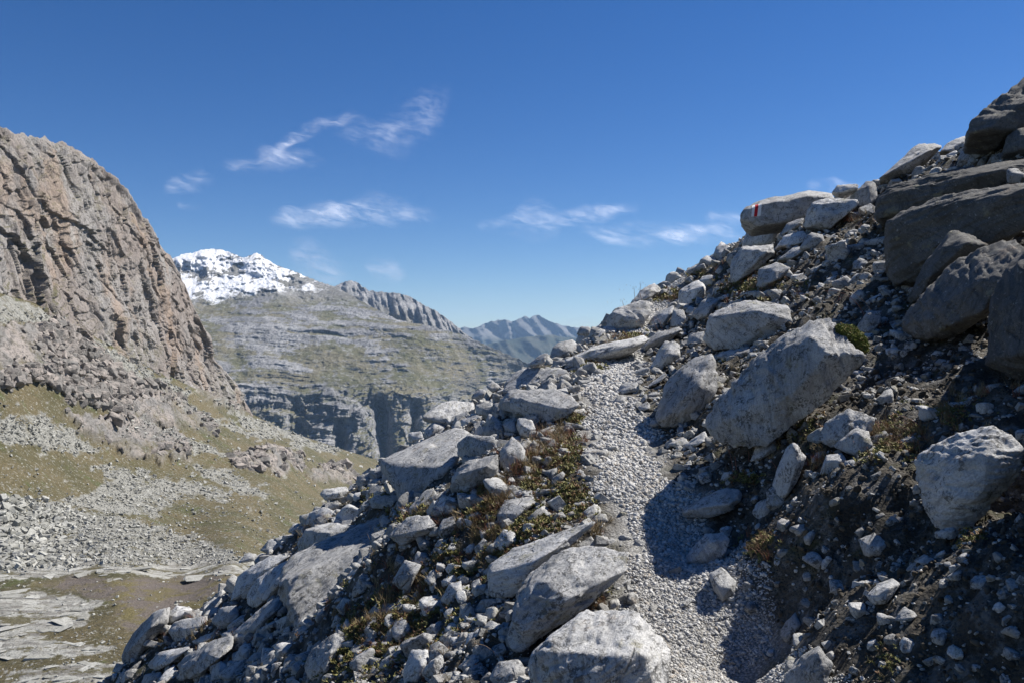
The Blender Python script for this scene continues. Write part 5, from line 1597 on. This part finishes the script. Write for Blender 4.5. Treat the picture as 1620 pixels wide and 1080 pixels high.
STALKS = [('two arching dry red stalks above the bright stone by the mossy boulder', [[(1371, 510), (1366, 494), (1354, 478), (1340, 466), (1322, 460), (1306, 461)], [(1381, 497), (1373, 483), (1360, 470), (1345, 461), (1325, 457)]]),
          ('thin dry stalks standing among stones below the great boulder', [[(1160, 745), (1157, 725), (1152, 708)], [(1165, 742), (1163, 722)], [(1185, 730), (1184, 712)]]),
          ('dry stalks leaning over the mossy right edge of the lower rubble', [[(1400, 705), (1408, 690), (1407, 672), (1412, 670), (1440, 680)], [(1418, 655), (1440, 662), (1456, 674), (1461, 690)]]),
          ('bent reddish stalk in the shaded gully at the bottom', [[(793, 1045), (783, 1032), (768, 1020), (750, 1017)]]),
          ('sparse thin grass stalks against the sky on the crest', [[(1010, 500), (1004, 470), (1003, 455)], [(1018, 490), (1012, 462), (1014, 448)], [(990, 495), (984, 475)]]),
          ('dry stalks by the crest slab left of the path', [[(938, 570), (930, 553), (925, 540)], [(946, 570), (940, 556), (941, 545)], [(952, 568), (955, 550)]]),
          ('dry stalks beside the dark tilted slab on the upper path', [[(1041, 524), (1035, 511), (1033, 505)], [(1048, 521), (1044, 508), (1037, 503)]]),
          ('arching pale stalk left of the leaning splinter of rock', [[(1230, 742), (1224, 733), (1214, 722)], [(1262, 722), (1260, 708), (1256, 698)]])]
for lab, lines in STALKS:
    root_px = lines[0][0]
    d0 = float(np.nanmin(hit([root_px[0]], [root_px[1] + 2]))) - 0.1
    root = link(bpy.data.objects.new('dry_stalks', None))
    root.location = at(*root_px, d0)
    tag(root, lab, 'dry stalks')
    for L in lines:
        pts = np.array([at(a, b, d0 - 0.015 * j) for j, (a, b) in enumerate(L)])
        t = np.linspace(0, len(pts) - 1, 14)
        fine = np.stack([np.interp(t, range(len(pts)), pts[:, c]) for c in range(3)], 1)
        fine[1:-1] = (fine[:-2] + 2 * fine[1:-1] + fine[2:]) / 4
        V, Fc = tube(fine - np.array(root.location), 0.0011 * d0 / 3, 0.0006 * d0 / 3)
        obj('stem', mesh_np('stem', V, Fc, M_STALK), root)
        hd = rosette('seed_head', 5, M_STALK, 10, 0.004 * d0 / 2, 0.4, (-1, 1.4))
        obj('seed_head', hd, root, fine[-1] - np.array(root.location))


# ------------------------------------------------------------------ thin high clouds
def cloud_material(name, dens, tint):
    t = NT(name)
    nt = t.m.node_tree
    uv = t.attr('cloud_uv', 'Color')
    s = t.sep(uv)
    v = t.attr('cloud_pos', 'Color')
    n1 = t.noise(t.mapping(v, (1, 1, 1)), 1.3, 6, 0.55, 0.3)
    n2 = t.noise(t.mapping(v, (0.45, 1.1, 1), (0, 0, 0.2)), 3.2, 8, 0.62, 0.25)
    m = t.math('MULTIPLY', t.ramp(n1, 0.25, 0.7), t.ramp(n2, 0.25, 0.8))
    ex = t.math('MULTIPLY', t.ramp(s[0], 0.0, 0.22), t.ramp(s[0], 1.0, 0.72))
    ey = t.math('MULTIPLY', t.ramp(s[1], 0.0, 0.5), t.ramp(s[1], 1.0, 0.5))
    a = t.math('MULTIPLY', t.math('MULTIPLY', m, t.math('MULTIPLY', ex, ey)), dens)
    nt.nodes.remove(t.b)
    df = t.new('ShaderNodeBsdfDiffuse'); df.inputs['Color'].default_value = (*tint, 1)
    tr = t.new('ShaderNodeBsdfTranslucent'); tr.inputs['Color'].default_value = (*tint, 1)
    mx = t.new('ShaderNodeMixShader'); mx.inputs[0].default_value = 0.75
    tp = t.new('ShaderNodeBsdfTransparent')
    m2 = t.new('ShaderNodeMixShader')
    t.l.new(df.outputs[0], mx.inputs[1]); t.l.new(tr.outputs[0], mx.inputs[2])
    t.put(m2.inputs[0], a)
    t.l.new(tp.outputs[0], m2.inputs[1]); t.l.new(mx.outputs[0], m2.inputs[2])
    t.l.new(m2.outputs[0], t.n['Material Output'].inputs['Surface'])
    return t.m


CLOUDS = [('long slanting cirrus streak, highest on the left', [(428, 243), (455, 226), (480, 208), (520, 193), (590, 180)], [14, 20, 22, 20, 12], 1.5, (.95, .96, 1)),
          ('broad feathery cirrus plume right of the slanting streak', [(520, 205), (560, 213), (610, 218), (650, 196), (690, 172), (720, 150)], [14, 30, 52, 72, 62, 30], 0.85, (.95, .96, 1)),
          ('soft flat cloud wisp just under the slanting streak', [(345, 262), (390, 262), (430, 250), (480, 250), (525, 256)], [12, 26, 34, 26, 10], 1.0, (.95, .96, 1)),
          ('small pale cloud puff above the shoulder of the rock wall', [(255, 299), (290, 292), (320, 284), (345, 288)], [14, 24, 28, 12], 0.9, (.95, .96, 1)),
          ('faintest tiny wisp below the small pale puff', [(278, 328), (300, 328), (322, 330)], [8, 12, 8], 0.8, (.95, .96, 1)),
          ('long flat cloud band in the middle, over the snowy mountain', [(415, 350), (470, 342), (530, 340), (590, 330), (640, 338), (710, 346)], [14, 30, 34, 44, 32, 14], 1.35, (.97, .97, 1)),
          ('wispy cloud with an upright tuft in the middle of the sky', [(745, 358), (800, 356), (840, 345), (880, 352), (900, 350)], [10, 20, 60, 34, 10], 0.9, (.95, .96, 1)),
          ('thin tapering cloud streak right of the upright tuft', [(860, 352), (910, 344), (960, 336), (1020, 327)], [12, 24, 24, 10], 1.2, (.95, .96, 1)),
          ('bright low cloud streak reaching behind the trail mark boulder', [(905, 362), (960, 372), (1020, 371), (1080, 372), (1140, 368), (1210, 372)], [10, 24, 34, 26, 34, 24], 1.3, (.97, .97, 1)),
          ('thin wisp touching the left end of the trail mark boulder', [(1110, 347), (1150, 343), (1200, 346)], [10, 18, 12], 0.7, (.95, .96, 1)),
          ('thin wisp just above the bright faceted boulder', [(1270, 297), (1320, 292), (1380, 299)], [10, 18, 12], 1.0, (.95, .96, 1)),
          ('rosy haze cloud hanging over the ridge behind the snow', [(450, 400), (490, 412), (520, 428), (560, 440)], [30, 60, 56, 24], 0.6, (.95, .86, .88)),
          ('small rosy cloud puff right of the rosy haze', [(572, 418), (600, 426), (625, 430), (648, 438)], [14, 32, 30, 14], 0.6, (.95, .86, .88)),
          ('faint low wisp just above the far mountains by the crest', [(890, 515), (920, 507), (950, 512)], [8, 14, 8], 0.5, (.95, .9, .92))]
H = 3600.0
for ci, (lab, line, wid, dens, tint) in enumerate(CLOUDS):
    line = np.array(line, float); wid = np.array(wid, float) * 1.6
    t = np.linspace(0, len(line) - 1, 60)
    lx = np.interp(t, range(len(line)), line[:, 0]); ly = np.interp(t, range(len(line)), line[:, 1]); lw = np.interp(t, range(len(line)), wid)
    ker = np.ones(9) / 9
    sm = lambda a: np.convolve(np.pad(a, 4, 'edge'), ker, 'valid')
    lx, ly, lw = sm(lx), sm(ly), sm(lw)
    vv = np.linspace(-0.5, 0.5, 15)
    PXc = np.repeat(lx[:, None], 15, 1); PYc = ly[:, None] + lw[:, None] * vv[None]
    hh = H if ci < 11 else 2200.0
    tt = (540 - PYc) / F
    D = hh / tt
    if ci >= 11: D = np.minimum(D, 27000 + 0 * D) if ci == 13 else D
    X, Z = (PXc - 810) / F * D, tt * D + 90 * fbm(np.stack([PXc * 0.02, PYc * 0.05, PXc * 0 + ci], -1).reshape(-1, 3), 3).reshape(D.shape)
    uvc = np.stack([np.repeat(np.linspace(0, 1, 60)[:, None], 15, 1), np.repeat((vv + 0.5)[None], 60, 0), D * 0], -1)
    pc = np.stack([(PXc + 0.5 * PYc) / 75.0 + ci * 3.1, (PYc - 0.25 * PXc) / 42.0, D * 0 + ci], -1)
    me = mesh_np('cirrus_cloud', np.stack([X, D, Z], -1).reshape(-1, 3), grid_faces(60, 15), cloud_material('cloud_vapour', dens * 0.4, tint),
                 attrs={'cloud_uv': uvc.reshape(-1, 3), 'cloud_pos': pc.reshape(-1, 3)})
    tag(obj('cirrus_cloud', me), lab, 'cloud')

# ------------------------------------------------------------------ the mountain air
bm = bmesh.new()
bmesh.ops.create_cube(bm, size=1.0)
me = bpy.data.meshes.new('haze')
for v in bm.verts:
    v.co = Vector((v.co.x * 56000, 12100 + v.co.y * 32000, -1510 + (v.co.z + 0.5) * 2560))
bm.to_mesh(me); bm.free()
hm = bpy.data.materials.new('haze')
hm.use_nodes = True
hn = hm.node_tree.nodes
hn.remove(hn['Principled BSDF'])
pv = hn.new('ShaderNodeVolumePrincipled')
pv.inputs['Color'].default_value = (0.42, 0.66, 1.0, 1)
pv.inputs['Density'].default_value = 2.0e-5
pv.inputs['Anisotropy'].default_value = 0.1
hm.node_tree.links.new(pv.outputs[0], hn['Material Output'].inputs['Volume'])
me.materials.append(hm)
tag(obj('haze', me), kind='stuff')
